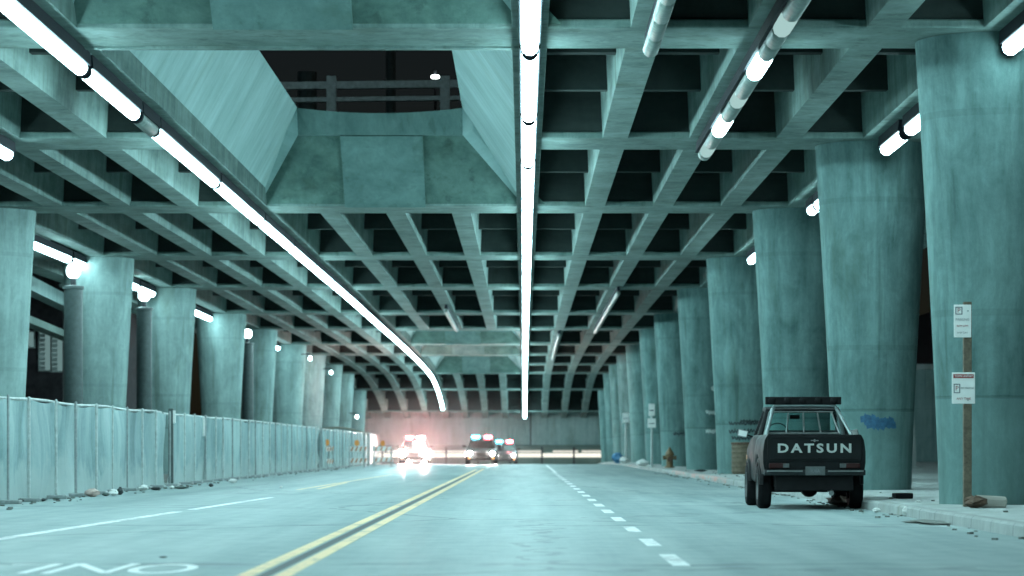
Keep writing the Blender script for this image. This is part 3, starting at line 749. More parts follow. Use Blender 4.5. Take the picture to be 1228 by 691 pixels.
text_mesh('PARKING', .046, 'lettering', M['sign_ink'], s1, Matrix.Translation((sx_, -.078, sz_+.02)) @ FRONT, .001)
text_mesh('8AM-6PM', .04, 'lettering', M['sign_red'], s1, Matrix.Translation((sx_, -.078, sz_-.07)) @ FRONT, .001)
text_mesh('ANY DAY', .035, 'lettering', M['sign_ink'], s1, Matrix.Translation((sx_, -.078, sz_-.165)) @ FRONT, .001)
sx_, sz_ = pframe(1156, 465.5, 39.9)
mb = MB(); mb.box(sx_-.165, sx_+.16, -.075, -.06, sz_-.22, sz_+.22); s2 = mb.build('sign', M['sign_white'], sp, bevel=.01); tag(s2, 'lower white sign with a dark red heading')
ink(s2, [(sx_-.145, sx_+.14, sz_+.14, sz_+.195)], M['sign_red'])
text_mesh('TOW-AWAY', .045, 'lettering', M['sign_white'], s2, Matrix.Translation((sx_, -.0795, sz_+.167)) @ FRONT, .001)
ink(s2, fr_(sx_-.14, sz_-.07, .09, .13, .012), M['sign_ink'])
text_mesh('P', .09, 'lettering', M['sign_red'], s2, Matrix.Translation((sx_-.095, -.078, sz_-.005)) @ FRONT, .001)
text_mesh('NO PARKING', .036, 'lettering', M['sign_ink'], s2, Matrix.Translation((sx_+.05, -.078, sz_+.0)) @ FRONT, .001, .85)
text_mesh('ANY TIME', .045, 'lettering', M['sign_red'], s2, Matrix.Translation((sx_, -.078, sz_-.15)) @ FRONT, .001)
for z in (1.5, 1.85, 2.75): 
    mb = MB(); mb.lathe([(.012,-.085),(.012,-.076)], (.0,0,z), 8, 'y'); mb.build('bolt', M['grey_metal'], sp)
def rock(name, loc, sx, sy, sz, m, seed, label, cat, n=10, rz=0, group=None, crumple=.22):
    rs = random.Random(seed); mb = MB(); rings = []
    for i in range(7):
        t = i/6; rr = math.sin(math.pi*min(max(t,.04),.96))**.55; ring = []
        for k in range(n):
            a = 2*math.pi*k/n; w = 1+rs.uniform(-crumple, crumple)
            ring.append((math.cos(a)*rr*sx/2*w, math.sin(a)*rr*sy/2*w, t*sz*(1+rs.uniform(-crumple,crumple)*.35)))
        rings.append(ring)
    mb.loft(rings); o = mb.build(name, m); o.location = loc; o.rotation_euler = (0,0,rz); return tag(o, label, cat, group)
M['block'] = concrete('block_concrete', (.26,.25,.22), (.42,.40,.36), streak=(1,1,1))
M['rust'] = simple('rusty_brown', (.10,.06,.04), .85, 0, .5, 10)
M['paper'] = simple('paper_white', (.72,.72,.7), .8, 0, .12)
M['bag_pink'] = simple('pink_bag', (.5,.36,.32), .6, 0, .2)
M['dark_litter'] = simple('dark_litter', (.02,.028,.03), .7)
M['green_plank'] = simple('green_plank', (.05,.08,.07), .7)
bl = empty('concrete_block', (6.5, 39.6, .15), 0, 'broken concrete block lying at the foot of the sign post', 'block')
mb = MB(); mb.loft([[(-.18,-.2,0),(.19,-.2,0),(.2,.2,0),(-.18,.2,0)],[(-.24,-.19,.12),(.2,-.21,.1),(.21,.2,.1),(-.2,.2,.12)],[(-.2,-.17,.17),(.19,-.18,.15),(.19,.18,.15),(-.18,.17,.17)]])
mb.build('block', M['block'], bl, bevel=.02)
rock('rubble', (6.22, 39.2, .15), .3, .34, .17, M['rust'], 3, 'rusty brown lump leaning on the broken block by the post', 'rubble', crumple=.3)
o = MB().box(-.15,.15,-.12,.12,0,.09).build('dark_brick', M['black'], bevel=.02); o.location = (6.18, 46.4, .152); o.rotation_euler = (0,0,.15); tag(o, 'flat black slab lying on the pavement beside the pickup', 'slab')
rock('paper_scrap', (5.33, 43.0, .002), .14, .12, .07, M['paper'], 4, 'white paper scrap in the gutter behind the pickup', 'litter')
rock('paper_scrap', (5.42, 41.6-1.2, .02), .1, .1, .12, M['paper'], 5, 'white crumpled paper against the kerb below the black slab', 'litter')
rock('paper_scrap', (6.0, 43.2, .15), .1, .09, .03, M['paper'], 6, 'tiny flat paper scrap on the pavement edge', 'litter')
rock('leaf_litter', (5.25, 37.0, .002), .5, 1.6, .035, M['ground'], 8, 'low grey dirt heap in the gutter at the right edge', 'dirt', 14, crumple=.4)
rock('leaf_litter', (5.38, 48.2, .002), .45, 2.2, .16, M['rust'], 9, 'brown dirt heap in the gutter beside the pickup wheel', 'dirt', 14, crumple=.3)
for k in range(26):
    y = random.uniform(31, 47); x = 5.4-abs(random.gauss(0,.22))
    pass
db = MB()
for k in range(170):
    y = random.uniform(28, 110); x = 5.40-abs(random.gauss(0,.2)) if random.random() < .7 else random.uniform(5.7, 6.6)
    z = .0 if x < 5.42 else .15; s_ = random.uniform(.015,.05)
    db.obox((x, y, z+s_*.25), s_, s_*1.4, s_*.6, Matrix.Rotation(random.uniform(0,3),3,'Z'))
for k in range(150):
    y = random.uniform(34, 140); x = -8.85+abs(random.gauss(0,.35)); s_ = random.uniform(.015,.06)
    db.obox((x, y, s_*.25), s_, s_*1.4, s_*.6, Matrix.Rotation(random.uniform(0,3),3,'Z'))
tag(db.build('gravel', M['ground']), 'loose gravel and grit gathered along the kerbs', 'gravel', kind='stuff')
# litter along the fence
def lit(px, py, w, h, m, kind, label, seed, d=.35):
    Y = EYE*F/(py-537); x = (px-628)*Y/F; s = F/Y
    return rock(kind, (x, Y, .0), w/s, d, h/s, M[m], seed, label, 'litter', 10, 0, 'litter along the fence')
lit(22, 602, 14, 4, 'dark_litter', 'litter_scrap', 'dark flat scrap nearest the left edge by the fence', 21)
lit(48, 601.5, 18, 4, 'dark_litter', 'litter_scrap', 'pair of dark flat scraps a little right of the left edge', 22)
lit(68, 599.5, 9, 3, 'green_plank', 'litter_scrap', 'small dark green scrap by the fence foot', 23)
lit(111, 596, 17, 10, 'bag_pink', 'litter_bag', 'pinkish stuffed bag at the fence foot', 24)
lit(127, 595, 9, 4, 'green_plank', 'litter_scrap', 'flat dark scrap between pink bag and white bag', 25)
lit(136, 594.5, 11, 8, 'paper', 'litter_bag', 'white bag touching a black lump by the fence', 26)
lit(144, 593.5, 7, 9, 'dark_litter', 'litter_bag', 'black lump right of the white bag by the fence', 27)
lit(172, 588.5, 12, 7, 'paper', 'litter_bag', 'white heap left of the dark flat board', 28)
lit(187, 588, 13, 4, 'dark_litter', 'litter_scrap', 'dark board lying right of the white heap', 29)
lit(206, 586.5, 6, 4, 'paper', 'litter_scrap', 'small white scrap between two dark boards', 30)
lit(217, 586.5, 20, 3, 'green_plank', 'litter_plank', 'long thin dark plank by the fence foot', 31)
lit(253, 584, 6, 4, 'dark_litter', 'litter_scrap', 'lone dark scrap right of the long plank', 32)
lit(279, 579.5, 11, 5, 'paper', 'litter_scrap', 'farthest white heap under the middle fence', 33)
lit(337, 585, 4, 2, 'paper', 'litter_scrap', 'white scrap lying out on the road near the lane line', 34)
lit(196, 669, 10, 2, 'tar', 'litter_scrap', 'small dark scrap on the near road above the painted letters', 35, .12)

# small signs, hydrant, bag, barrel further along the right pavement
def small_sign(px, Y, signs, label):
    x = (px-628)*Y/F; t = empty('parking_sign', (x, Y, gz(Y)+.15), 0, label, 'sign')
    top = max(z+h/2 for _, z, _, h in signs)-.15
    mb = MB(); mb.lathe([(.05,0),(.05,top)], (0,.03,0), 8); mb.build('post', M['fence_rail'], t)
    for dx, z, w, h in signs:
        mb = MB(); mb.box(dx-w/2, dx+w/2, -.045, -.022, z-h/2-.15, z+h/2-.15); q = mb.build('sign', M['sign_white'], t, bevel=.01)
        mb = MB(); mb.box(dx-w*.35, dx+w*.35, -.049, -.047, z-h*.1-.15, z-.15); mb.build('lettering', M['sign_ink'], q)
    return t
small_sign(781.5, 118, [(0, 2.55, .26, .5), (0, 2.0, .34, .38)], 'pale post with two small white signs in front of far right columns')
small_sign(750.5, 150, [(0, 2.55, .34, .5)], 'farthest pale post with one small white sign on the right pavement')
hy = empty('fire_hydrant', ((803-628)*117/F, 117, .15), 0, 'squat rusty orange hydrant standing before a far right column', 'hydrant')
M['hydrant'] = simple('hydrant_paint', (.2,.13,.065), .6, 0, .4, 12)
mb = MB(); mb.lathe([(.2,0),(.2,.06),(.14,.08),(.14,.5),(.19,.52),(.19,.58),(.16,.62),(.1,.72),(.05,.78),(.05,.84),(.02,.85)], (0,0,0), 16); mb.build('barrel', M['hydrant'], hy, smooth=True)
for sgn in (-1, 1):
    mb = MB(); mb.lathe([(.07,sgn*.1),(.07,sgn*.22),(.09,sgn*.23),(.09,sgn*.28)], (0,0,.42), 12, 'x'); mb.build('outlet', M['hydrant'], hy)
mb = MB(); mb.lathe([(.09,-.1),(.09,-.2),(.11,-.21),(.11,-.27)], (0,0,.36), 12, 'y'); mb.build('outlet', M['rust'], hy)
br = empty('barrel', ((890-628)*89/F, 89, .155), 0, 'banded brown barrel beside the column with dark graffiti', 'barrel')
M['barrel'] = simple('barrel_brown', (.14,.11,.075), .8, 0, .35, 9)
mb = MB(); prof = [(.30,0)]
for k in range(6): prof += [(.33,.06+k*.15),(.345,.09+k*.15),(.33,.12+k*.15)]
prof += [(.32,.96),(.28,.97)]
mb.lathe(prof, (0,0,0), 24); mb.build('drum', M['barrel'], br, smooth=True)
mb = MB(); mb.lathe([(.345,.93),(.355,.95),(.345,.985),(.2,1.0)], (0,0,0), 24); mb.build('lid', M['rust'], br)
M['blue_bag'] = simple('blue_bag', (.04,.16,.3), .5)
rock('rubbish_bag', ((741-628)*150/F, 150, .15), .65, .6, .55, M['blue_bag'], 41, 'blue rubbish bag heaped at a far right column foot', 'bag')
rock('rubbish_bag', ((748-628)*146/F, 146, .15), .5, .5, .35, M['paper'], 42, 'white rubbish heap beside the blue bag', 'bag')
rock('rubbish_heap', ((770-628)*128/F, 128, .15), .55, .6, .3, M['paper'], 43, 'white crumpled heap by the kerb before the far sign post', 'litter')
rock('rubbish_heap', ((858-628)*98/F-.5, 98, .15), .4, .3, .08, M['dark_litter'], 44, 'dark flat scrap on the pavement behind the pickup', 'litter')

# ------------------------------------------------------------------ barricades and shelter at the end of the fence
M['orange'] = simple('orange_stripe', (.5,.24,.14), .6)
M['amber'] = emit('amber_lamp', (1,.62,.2), .4)
M['tarp'] = simple('brown_tarp', (.16,.14,.09), .8, 0, .4, 3)
def barricade(px, Y, label, w=.95, rz=0, lamp=True):
    x = (px-628)*Y/F; t = empty('barricade', (x, Y, gz(Y)), rz, label, 'barricade', 'barricades at the fence end')
    for z in (.92, .35):
        mb = MB(); mb.box(-w/2, w/2, -.03, .0, z-.11, z+.11); b_ = mb.build('board', M['sign_white'], t, bevel=.008)
        mb = MB()
        for k in range(4):
            xc = -w/2+.1+k*w/4; mb.add([(xc,-.034,z-.105),(xc+.1,-.034,z-.105),(xc+.19,-.034,z+.105),(xc+.09,-.034,z+.105)], [(0,1,2,3)])
        mb.build('stripe', M['orange'], b_)
    for sx in (-1, 1):
        for sy in (-1, 1):
            mb = MB(); mb.tube([(sx*w*.42, sy*.32, 0), (sx*w*.42, .02*sy+.02, 1.08)], .025, 6); mb.build('leg', M['grey_metal'], t)
    if lamp:
        mb = MB(); mb.lathe([(.02,1.06),(.1,1.1),(.12,1.2),(.1,1.32),(.02,1.36)], (0,0,0), 12); mb.build('warning_lamp', M['amber'], t, smooth=True)
    return t
barricade(392, 131, 'open white barricade with amber lamp by the fence end, nearest one', .62, .9)
barricade(428, 140, 'white barricade with orange stripes standing square before the fence end', .85)
barricade(459, 150, 'striped barricade out on the road beside the left headlights', 1.1, .2)
for px, Y, lab in ((441.5, 150, 'tall pale marker post at the end of the fence'),(437, 148, 'thinner pale marker post beside the tall one')):
    x = (px-628)*Y/F; mb = MB(); mb.lathe([(.055,0),(.055,1.75 if px > 440 else 1.5),(.02,1.8)], (0,0,0), 8); o = mb.build('marker_post', M['grey_metal']); o.location = (x, Y, 0); tag(o, lab, 'post')
sh = empty('tarp_shelter', (-10.2, 162, 0), 0, 'sagging brown tarp roof rising behind the far fence', 'shelter')
mb = MB(); rows = []
for i in range(9):
    u = i/8; x = -1.25+2.5*u
    rows.append([(x, v*.8, 2.05+.16*math.sin(u*2.6+.3)-.28*u*u-.05*abs(v)) for v in (-1,-.5,0,.5,1)])
mb.loft(rows, caps=False, closed=False); mb.loft([[(a,b_,c-.05) for a,b_,c in r] for r in rows], caps=False, closed=False); mb.build('tarp', M['tarp'], sh, smooth=True)
for sx in (-1.1, .95):
    for sy in (-.7, .7):
        mb = MB(); mb.lathe([(.03,0),(.03,2.0 if sx < 0 else 1.9)], (sx, sy, 0), 6); mb.build('post', M['wood'], sh)

# ------------------------------------------------------------------ vehicles
def carpaint(name, col, rough=.3, coat=.4, spec=.5):
    m, nt, nodes, L = newmat(name); tc = N(nt, 'ShaderNodeTexCoord').outputs['Object']
    n = noise(nt, tc, 3, 5, .6); c = ramp(nt, n, [(.3, tuple(x*.75 for x in col)), (.75, tuple(min(1,x*1.4+.006) for x in col))])
    b_ = finish(nt, c, ramp(nt, n, [(.3,(rough,)*3),(.75,(rough+.2,)*3)]), None, spec=spec)
    b_.inputs['Coat Weight'].default_value = coat; b_.inputs['Coat Roughness'].default_value = .15
    return m
def glass(name, tint, t=.7):
    m, nt, nodes, L = newmat(name); tr = N(nt, 'ShaderNodeBsdfTransparent'); tr.inputs[0].default_value = (*tint, 1)
    g = N(nt, 'ShaderNodeBsdfGlossy'); g.inputs['Roughness'].default_value = .08; fr = N(nt, 'ShaderNodeFresnel'); fr.inputs[0].default_value = 1.45
    mx = N(nt, 'ShaderNodeMixShader'); o = N(nt, 'ShaderNodeOutputMaterial')
    k = math_(nt, 'ADD', fr.outputs[0], .04); L.new(k, mx.inputs[0]); L.new(tr.outputs[0], mx.inputs[1]); L.new(g.outputs[0], mx.inputs[2]); L.new(mx.outputs[0], o.inputs[0])
    return m
M['truck_paint'] = carpaint('black_truck_paint', (.006,.007,.008), .5, .0, .2)
M['truck_trim'] = simple('dull_chrome', (.3,.31,.31), .35, .9)
M['glass'] = glass('window_glass', (.72,.85,.84))
M['dark_glass'] = glass('dark_glass', (.1,.12,.13))
M['tail_red'] = simple('tail_red', (.035,.006,.006), .3)
M['letter_white'] = simple('letter_white', (.5,.52,.5), .5, 0, .08)
M['rim'] = simple('rim_steel', (.2,.2,.2), .4, .6)
M['plate'] = simple('plate', (.1,.11,.11), .5)
M['seat_cloth'] = simple('seat_cloth', (.05,.05,.05), .9)
def rrect(hw, z0, z1, y, r=.08, bulge=0, n=4):
    """ring in the x-z plane at y; bulge swells the sides outwards"""
    pts = []
    for (cx_, cz_, a0) in ((hw-r, z1-r, 0), (-hw+r, z1-r, 90), (-hw+r, z0+r, 180), (hw-r, z0+r, 270)):
        for k in range(n+1):
            a = R(a0+90*k/n); pts.append([cx_+r*math.cos(a), y, cz_+r*math.sin(a)])
    zm, zh = (z0+z1)/2, (z1-z0)/2
    for p in pts: p[0] *= 1+bulge*(1-((p[2]-zm)/zh)**2)
    return [tuple(p) for p in pts]
def make_wheel(parent, x, y, r, w, side):
    t = empty('wheel', (x, y, r)); t.parent = parent
    mb = MB(); mb.lathe([(r*.6,-w/2),(r*.9,-w/2),(r*.985,-w*.36),(r,-w*.2),(r,w*.2),(r*.985,w*.36),(r*.9,w/2),(r*.6,w/2)], (0,0,0), 28, 'x', caps=False); mb.build('tyre', M['rubber'], t, smooth=True)
    mb = MB(); mb.lathe([(r*.62,-w*.5),(r*.6,-w*.3),(r*.3,-w*.2),(r*.12,-w*.28),(.02,-w*.28)] if side < 0 else [(r*.62,w*.5),(r*.6,w*.3),(r*.3,w*.2),(r*.12,w*.28),(.02,w*.28)], (0,0,0), 20, 'x', caps=False); mb.build('rim', M['rim'], t, smooth=True)
    return t

tk = empty('pickup_truck', (4.60, 44.95, 0), R(-.35), 'black pickup truck with roof lamps parked at the right kerb', 'pickup truck')
# local axes: +y forward, rear bumper at y = 0
W = .775
# bed: two side walls, floor, front wall
for sx in (-1, 1):
    mb = MB(); rings = []
    for y in (.06, .12, .45, .55, .95, 1.35, 1.45, 1.9):
        arch = .45 < y < 1.45
        zb = .86 if arch else .56
        if y in (.55, 1.35): zb = .76
        if y in (.45, 1.45): zb = .56
        out = W+.015+(.025 if .4 < y < 1.5 else 0)
        prof = [(W-.06, zb), (out-.01, zb), (out+.02, max(zb, .72)+.02), (out+.02, .92), (out-.005, 1.1), (W-.03, 1.175), (W-.05, 1.19), (W-.10, 1.185), (W-.10, 1.1), (W-.10, .92)]
        rings.append([(sx*a, y, b_) for a, b_ in prof])
    mb.loft(rings); mb.build('bed_side', M['truck_paint'], tk, smooth=True)
mb = MB(); mb.box(-W+.1, W-.1, .08, 1.9, .62, .68); mb.box(-W+.1, W-.1, 1.84, 1.9, .68, 1.17); mb.build('bed_floor', M['truck_paint'], tk, bevel=.01)
mb = MB(); mb.loft([rrect(W-.035, .765, 1.185, .035, .03, .012), rrect(W-.035, .765, 1.185, .095, .03, .012)]); tg = mb.build('tailgate', M['truck_paint'], tk, smooth=True, bevel=.006)
mb = MB(); mb.box(-W+.08, W-.08, .022, .034, .80, .815); mb.box(-W+.08, W-.08, .022, .034, 1.125, 1.135); mb.build('crease', M['truck_paint'], tg, bevel=.004)
text_mesh('DATSUN', .195, 'lettering', M['letter_white'], tg, Matrix.Translation((.0, .03, .965)) @ FRONT, .004, 1.26, .006, 1.34)
mb = MB(); mb.box(-.06,.06,.018,.034,1.085,1.10); mb.box(-.012,.012,.014,.034,1.07,1.115); mb.build('handle', M['truck_trim'], tg)
# rear valance, lamps, bumper
mb = MB(); mb.loft([rrect(W-.01, .56, .765, .05, .02), rrect(W-.01, .56, .765, .14, .02)]); mb.build('rear_panel', M['truck_paint'], tk, smooth=True)
for sx in (-1, 1):
    a, b_ = sorted((sx*.44, sx*.72)); mb = MB(); mb.box(a, b_, .02, .052, .655, .735); tl = mb.build('tail_light', M['tail_red'], tk, bevel=.012)
    a, b_ = sorted((sx*.40, sx*.50)); mb = MB(); mb.box(a, b_, .016, .05, .66, .73); mb.build('reverse_lens', M['plate'], tl, bevel=.008)
mb = MB(); mb.loft([[(x, -.075+.05*(abs(x)/.8)**3, .545), (x, -.085+.05*(abs(x)/.8)**3, .585), (x, -.075+.05*(abs(x)/.8)**3, .63), (x, -.03+.05*(abs(x)/.8)**3, .63), (x, -.03+.05*(abs(x)/.8)**3, .545)] for x in [-.8+.1*i for i in range(17)]])
M['bumper'] = simple('black_bumper', (.025,.028,.03), .3, .5); bp = mb.build('bumper', M['bumper'], tk, bevel=.006)
for sx in (-1, 1):
    a, b_ = sorted((sx*.2, sx*.76)); mb = MB(); mb.box(a, b_, -.098, -.085, .60, .622); mb.build('chrome_strip', M['truck_trim'], bp)
mb = MB(); mb.box(-.155,.155,-.1,-.088,.545,.685); pl = mb.build('licence_plate', M['plate'], tk, bevel=.006)
text_mesh('IU8A', .07, 'lettering', M['sign_ink'], pl, Matrix.Translation((0,-.101,.61)) @ FRONT, .001); 
mb = MB(); mb.box(-.6,.6,.2,1.9,.36,.56); mb.box(-.5,.5,1.9,3.9,.28,.5); mb.tube([(-.66,.95,.33),(.66,.95,.33)], .07, 10); mb.lathe([(.02,.8),(.13,.86),(.15,.95),(.13,1.04),(.02,1.1)], (0,0,.33), 14, 'y'); mb.build('chassis', M['black'], tk)
mb = MB(); mb.box(-.62,.62,.1,.16,.3,.55); mb.build('apron', M['black'], tk, bevel=.01)
mb = MB(); mb.tube([(.3,.9,.33),(.28,.2,.28),(.26,-.02,.26)], .04, 12); mb.build('exhaust_pipe', M['truck_trim'], tk, smooth=True)
# cab lower body + bonnet
mb = MB(); mb.loft([rrect(W-.02, .42, 1.19, 1.93, .07, .02), rrect(W, .40, 1.2, 2.2, .08, .025), rrect(W, .40, 1.2, 2.9, .08, .025), rrect(W, .42, 1.17, 3.2, .08, .02)]); mb.build('cab', M['truck_paint'], tk, smooth=True)
mb = MB(); mb.loft([rrect(W-.005, .6, 1.17, 3.2, .08, .02), rrect(W, .62, 1.1, 3.7, .1, .02), rrect(W-.01, .58, 1.04, 4.1, .1, .02), rrect(W-.05, .5, .98, 4.22, .1)]); mb.build('bonnet', M['truck_paint'], tk, smooth=True)
for sx in (-1, 1):
    mb = MB(); mb.loft([[(sx*(W+.0), 3.42+.44*math.cos(a), .36+.44*math.sin(a)), (sx*(W+.045), 3.42+.43*math.cos(a), .36+.43*math.sin(a)), (sx*(W+.045), 3.42+.38*math.cos(a), .36+.38*math.sin(a)), (sx*W, 3.42+.38*math.cos(a), .36+.38*math.sin(a))] for a in [R(10+16*i) for i in range(11)]])
    mb.build('fender_flare', M['truck_paint'], tk, smooth=True)
    mb = MB(); mb.loft([[(sx*(W+.0), .95+.46*math.cos(a), .36+.46*math.sin(a)), (sx*(W+.055), .95+.45*math.cos(a), .36+.45*math.sin(a)), (sx*(W+.055), .95+.39*math.cos(a), .36+.39*math.sin(a)), (sx*W, .95+.39*math.cos(a), .36+.39*math.sin(a))] for a in [R(5+17*i) for i in range(11)]])
    mb.build('fender_flare', M['truck_paint'], tk, smooth=True)
    mb = MB(); a, b_ = sorted((sx*(W+.018), sx*(W+.032))); mb.box(a, b_, 3.75, 3.86, .78, .86); mb.build('side_marker', M['orange'], tk, bevel=.008)
# greenhouse
bl_, br_ = 2.0, 3.15; tl_, tr_ = 2.16, 2.72; zw, zr = 1.19, 1.6; hb, ht = .70, .575
P = {}
for sx in (-1, 1): P[sx] = dict(rb=(sx*hb,bl_,zw), rt=(sx*ht,tl_,zr), fb=(sx*hb,br_,zw), ft=(sx*ht,tr_,zr), mb=(sx*hb,2.85,zw), mt=(sx*ht,2.62,zr))
for sx in (-1, 1):
    mb = MB(); mb.tube([P[sx]['rb'], P[sx]['rt']], .045, 8); mb.tube([P[sx]['fb'], P[sx]['ft']], .03, 8); mb.build('pillar', M['truck_paint'], tk, smooth=True)
    mb = MB(); mb.quad(P[sx]['rb'], P[sx]['fb'], P[sx]['ft'], P[sx]['rt']); mb.build('side_window', M['glass'], tk)
mb = MB(); mb.loft([rrect(ht+.03, 1.585, 1.615, 2.12, .012), rrect(ht+.045, 1.585, 1.655, 2.25, .03), rrect(ht+.045, 1.585, 1.66, 2.6, .03), rrect(ht+.02, 1.58, 1.62, 2.76, .015)]); mb.build('roof', M['truck_paint'], tk, smooth=True)
mb = MB(); mb.quad((-hb,bl_-.01,zw), (hb,bl_-.01,zw), (ht,tl_-.01,zr), (-ht,tl_-.01,zr)); rw = mb.build('rear_window', M['glass'], tk)
mb = MB()
def rwp(u, v): # u -1..1 across, v 0..1 up
    return ((hb+(ht-hb)*v)*u, bl_-.02+(tl_-bl_)*v, zw+(zr-zw)*v)
for u in (-.4, .02, .42): mb.tube([rwp(u,.04), rwp(u,.94)], .014, 6)
mb.tube([rwp(-.86,.93), rwp(.86,.93)], .016, 6); mb.tube([rwp(-.88,.06), rwp(.88,.06)], .02, 6); mb.tube([rwp(-.86,.06), rwp(-.82,.93)], .014, 6); mb.tube([rwp(.86,.06), rwp(.82,.93)], .014, 6)
mb.build('window_frame', M['truck_trim'], rw)
mb = MB(); mb.quad((-hb,br_,zw), (hb,br_,zw), (ht,tr_,zr), (-ht,tr_,zr)); mb.build('windscreen', M['glass'], tk)
mb = MB(); mb.box(-.6,.6,2.15,2.3,.8,1.27); mb.build('seat', M['seat_cloth'], tk, bevel=.03)
mb = MB(); mb.box(-.17,.0,2.6,2.63,1.46,1.53); mb.build('rear_mirror', M['black'], tk, bevel=.01)
mb = MB(); mb.lathe([(.19,-.012),(.2,0),(.19,.012),(.18,0)], (-.36, 2.75, 1.2), 20, 'y', caps=False); mb.build('steering_wheel', M['black'], tk)
# roll bar in the bed and lamp bar above the roof
mb = MB()
for sx in (-1, 1):
    mb.tube([(sx*.70,.95,1.15),(sx*.51,1.72,1.64)], .028, 10)
    mb.tube([(sx*.66,1.8,1.1),(sx*.56,1.76,1.55),(sx*.50,1.74,1.655)], .032, 10)
mb.tube([(-.51,1.74,1.66),(0,1.74,1.67),(.51,1.74,1.66)], .034, 10); M['roll'] = simple('roll_bar_steel', (.22,.27,.27), .35, .5, .1); mb.build('roll_bar', M['roll'], tk, smooth=True)
mb = MB(); mb.box(-.645,.60,1.7,1.80,1.69,1.815); lb = mb.build('lamp_bar', M['black'], tk, bevel=.01)
for k in range(5):
    x = -.54+k*.255; mb = MB(); mb.lathe([(.02,1.675),(.05,1.68),(.06,1.69),(.06,1.70)], (x,0,1.755), 16, 'y'); mb.build('roof_lamp', M['black'], lb, smooth=True)
for sx in (-1, 1):
    mb = MB(); mb.tube([(sx*.72,2.95,1.15),(sx*.87,2.93,1.2)], .014, 6); mb.build('mirror_arm', M['black'], tk)
    mb = MB(); mb.obox((sx*.93,2.93,1.22), .17, .03, .12, Matrix.Rotation(R(-12*sx),3,'Y')); mr = mb.build('side_mirror', M['truck_trim'], tk, bevel=.02)
    mb = MB(); mb.obox((sx*.93,2.912,1.22), .14, .006, .09, Matrix.Rotation(R(-12*sx),3,'Y')); mb.build('mirror_glass', M['sign_white'], mr)
for y, x in ((.95, .735), (3.42, .735)):
    for sx in (-1, 1): make_wheel(tk, sx*x, y, .355, .21, sx)
for sx in (-1, 1):
    mb = MB(); mb.lathe([(.09,4.2),(.09,4.23),(.02,4.24)], (sx*.55,0,.78), 16, 'y'); mb.build('headlight', M['plate'], tk)

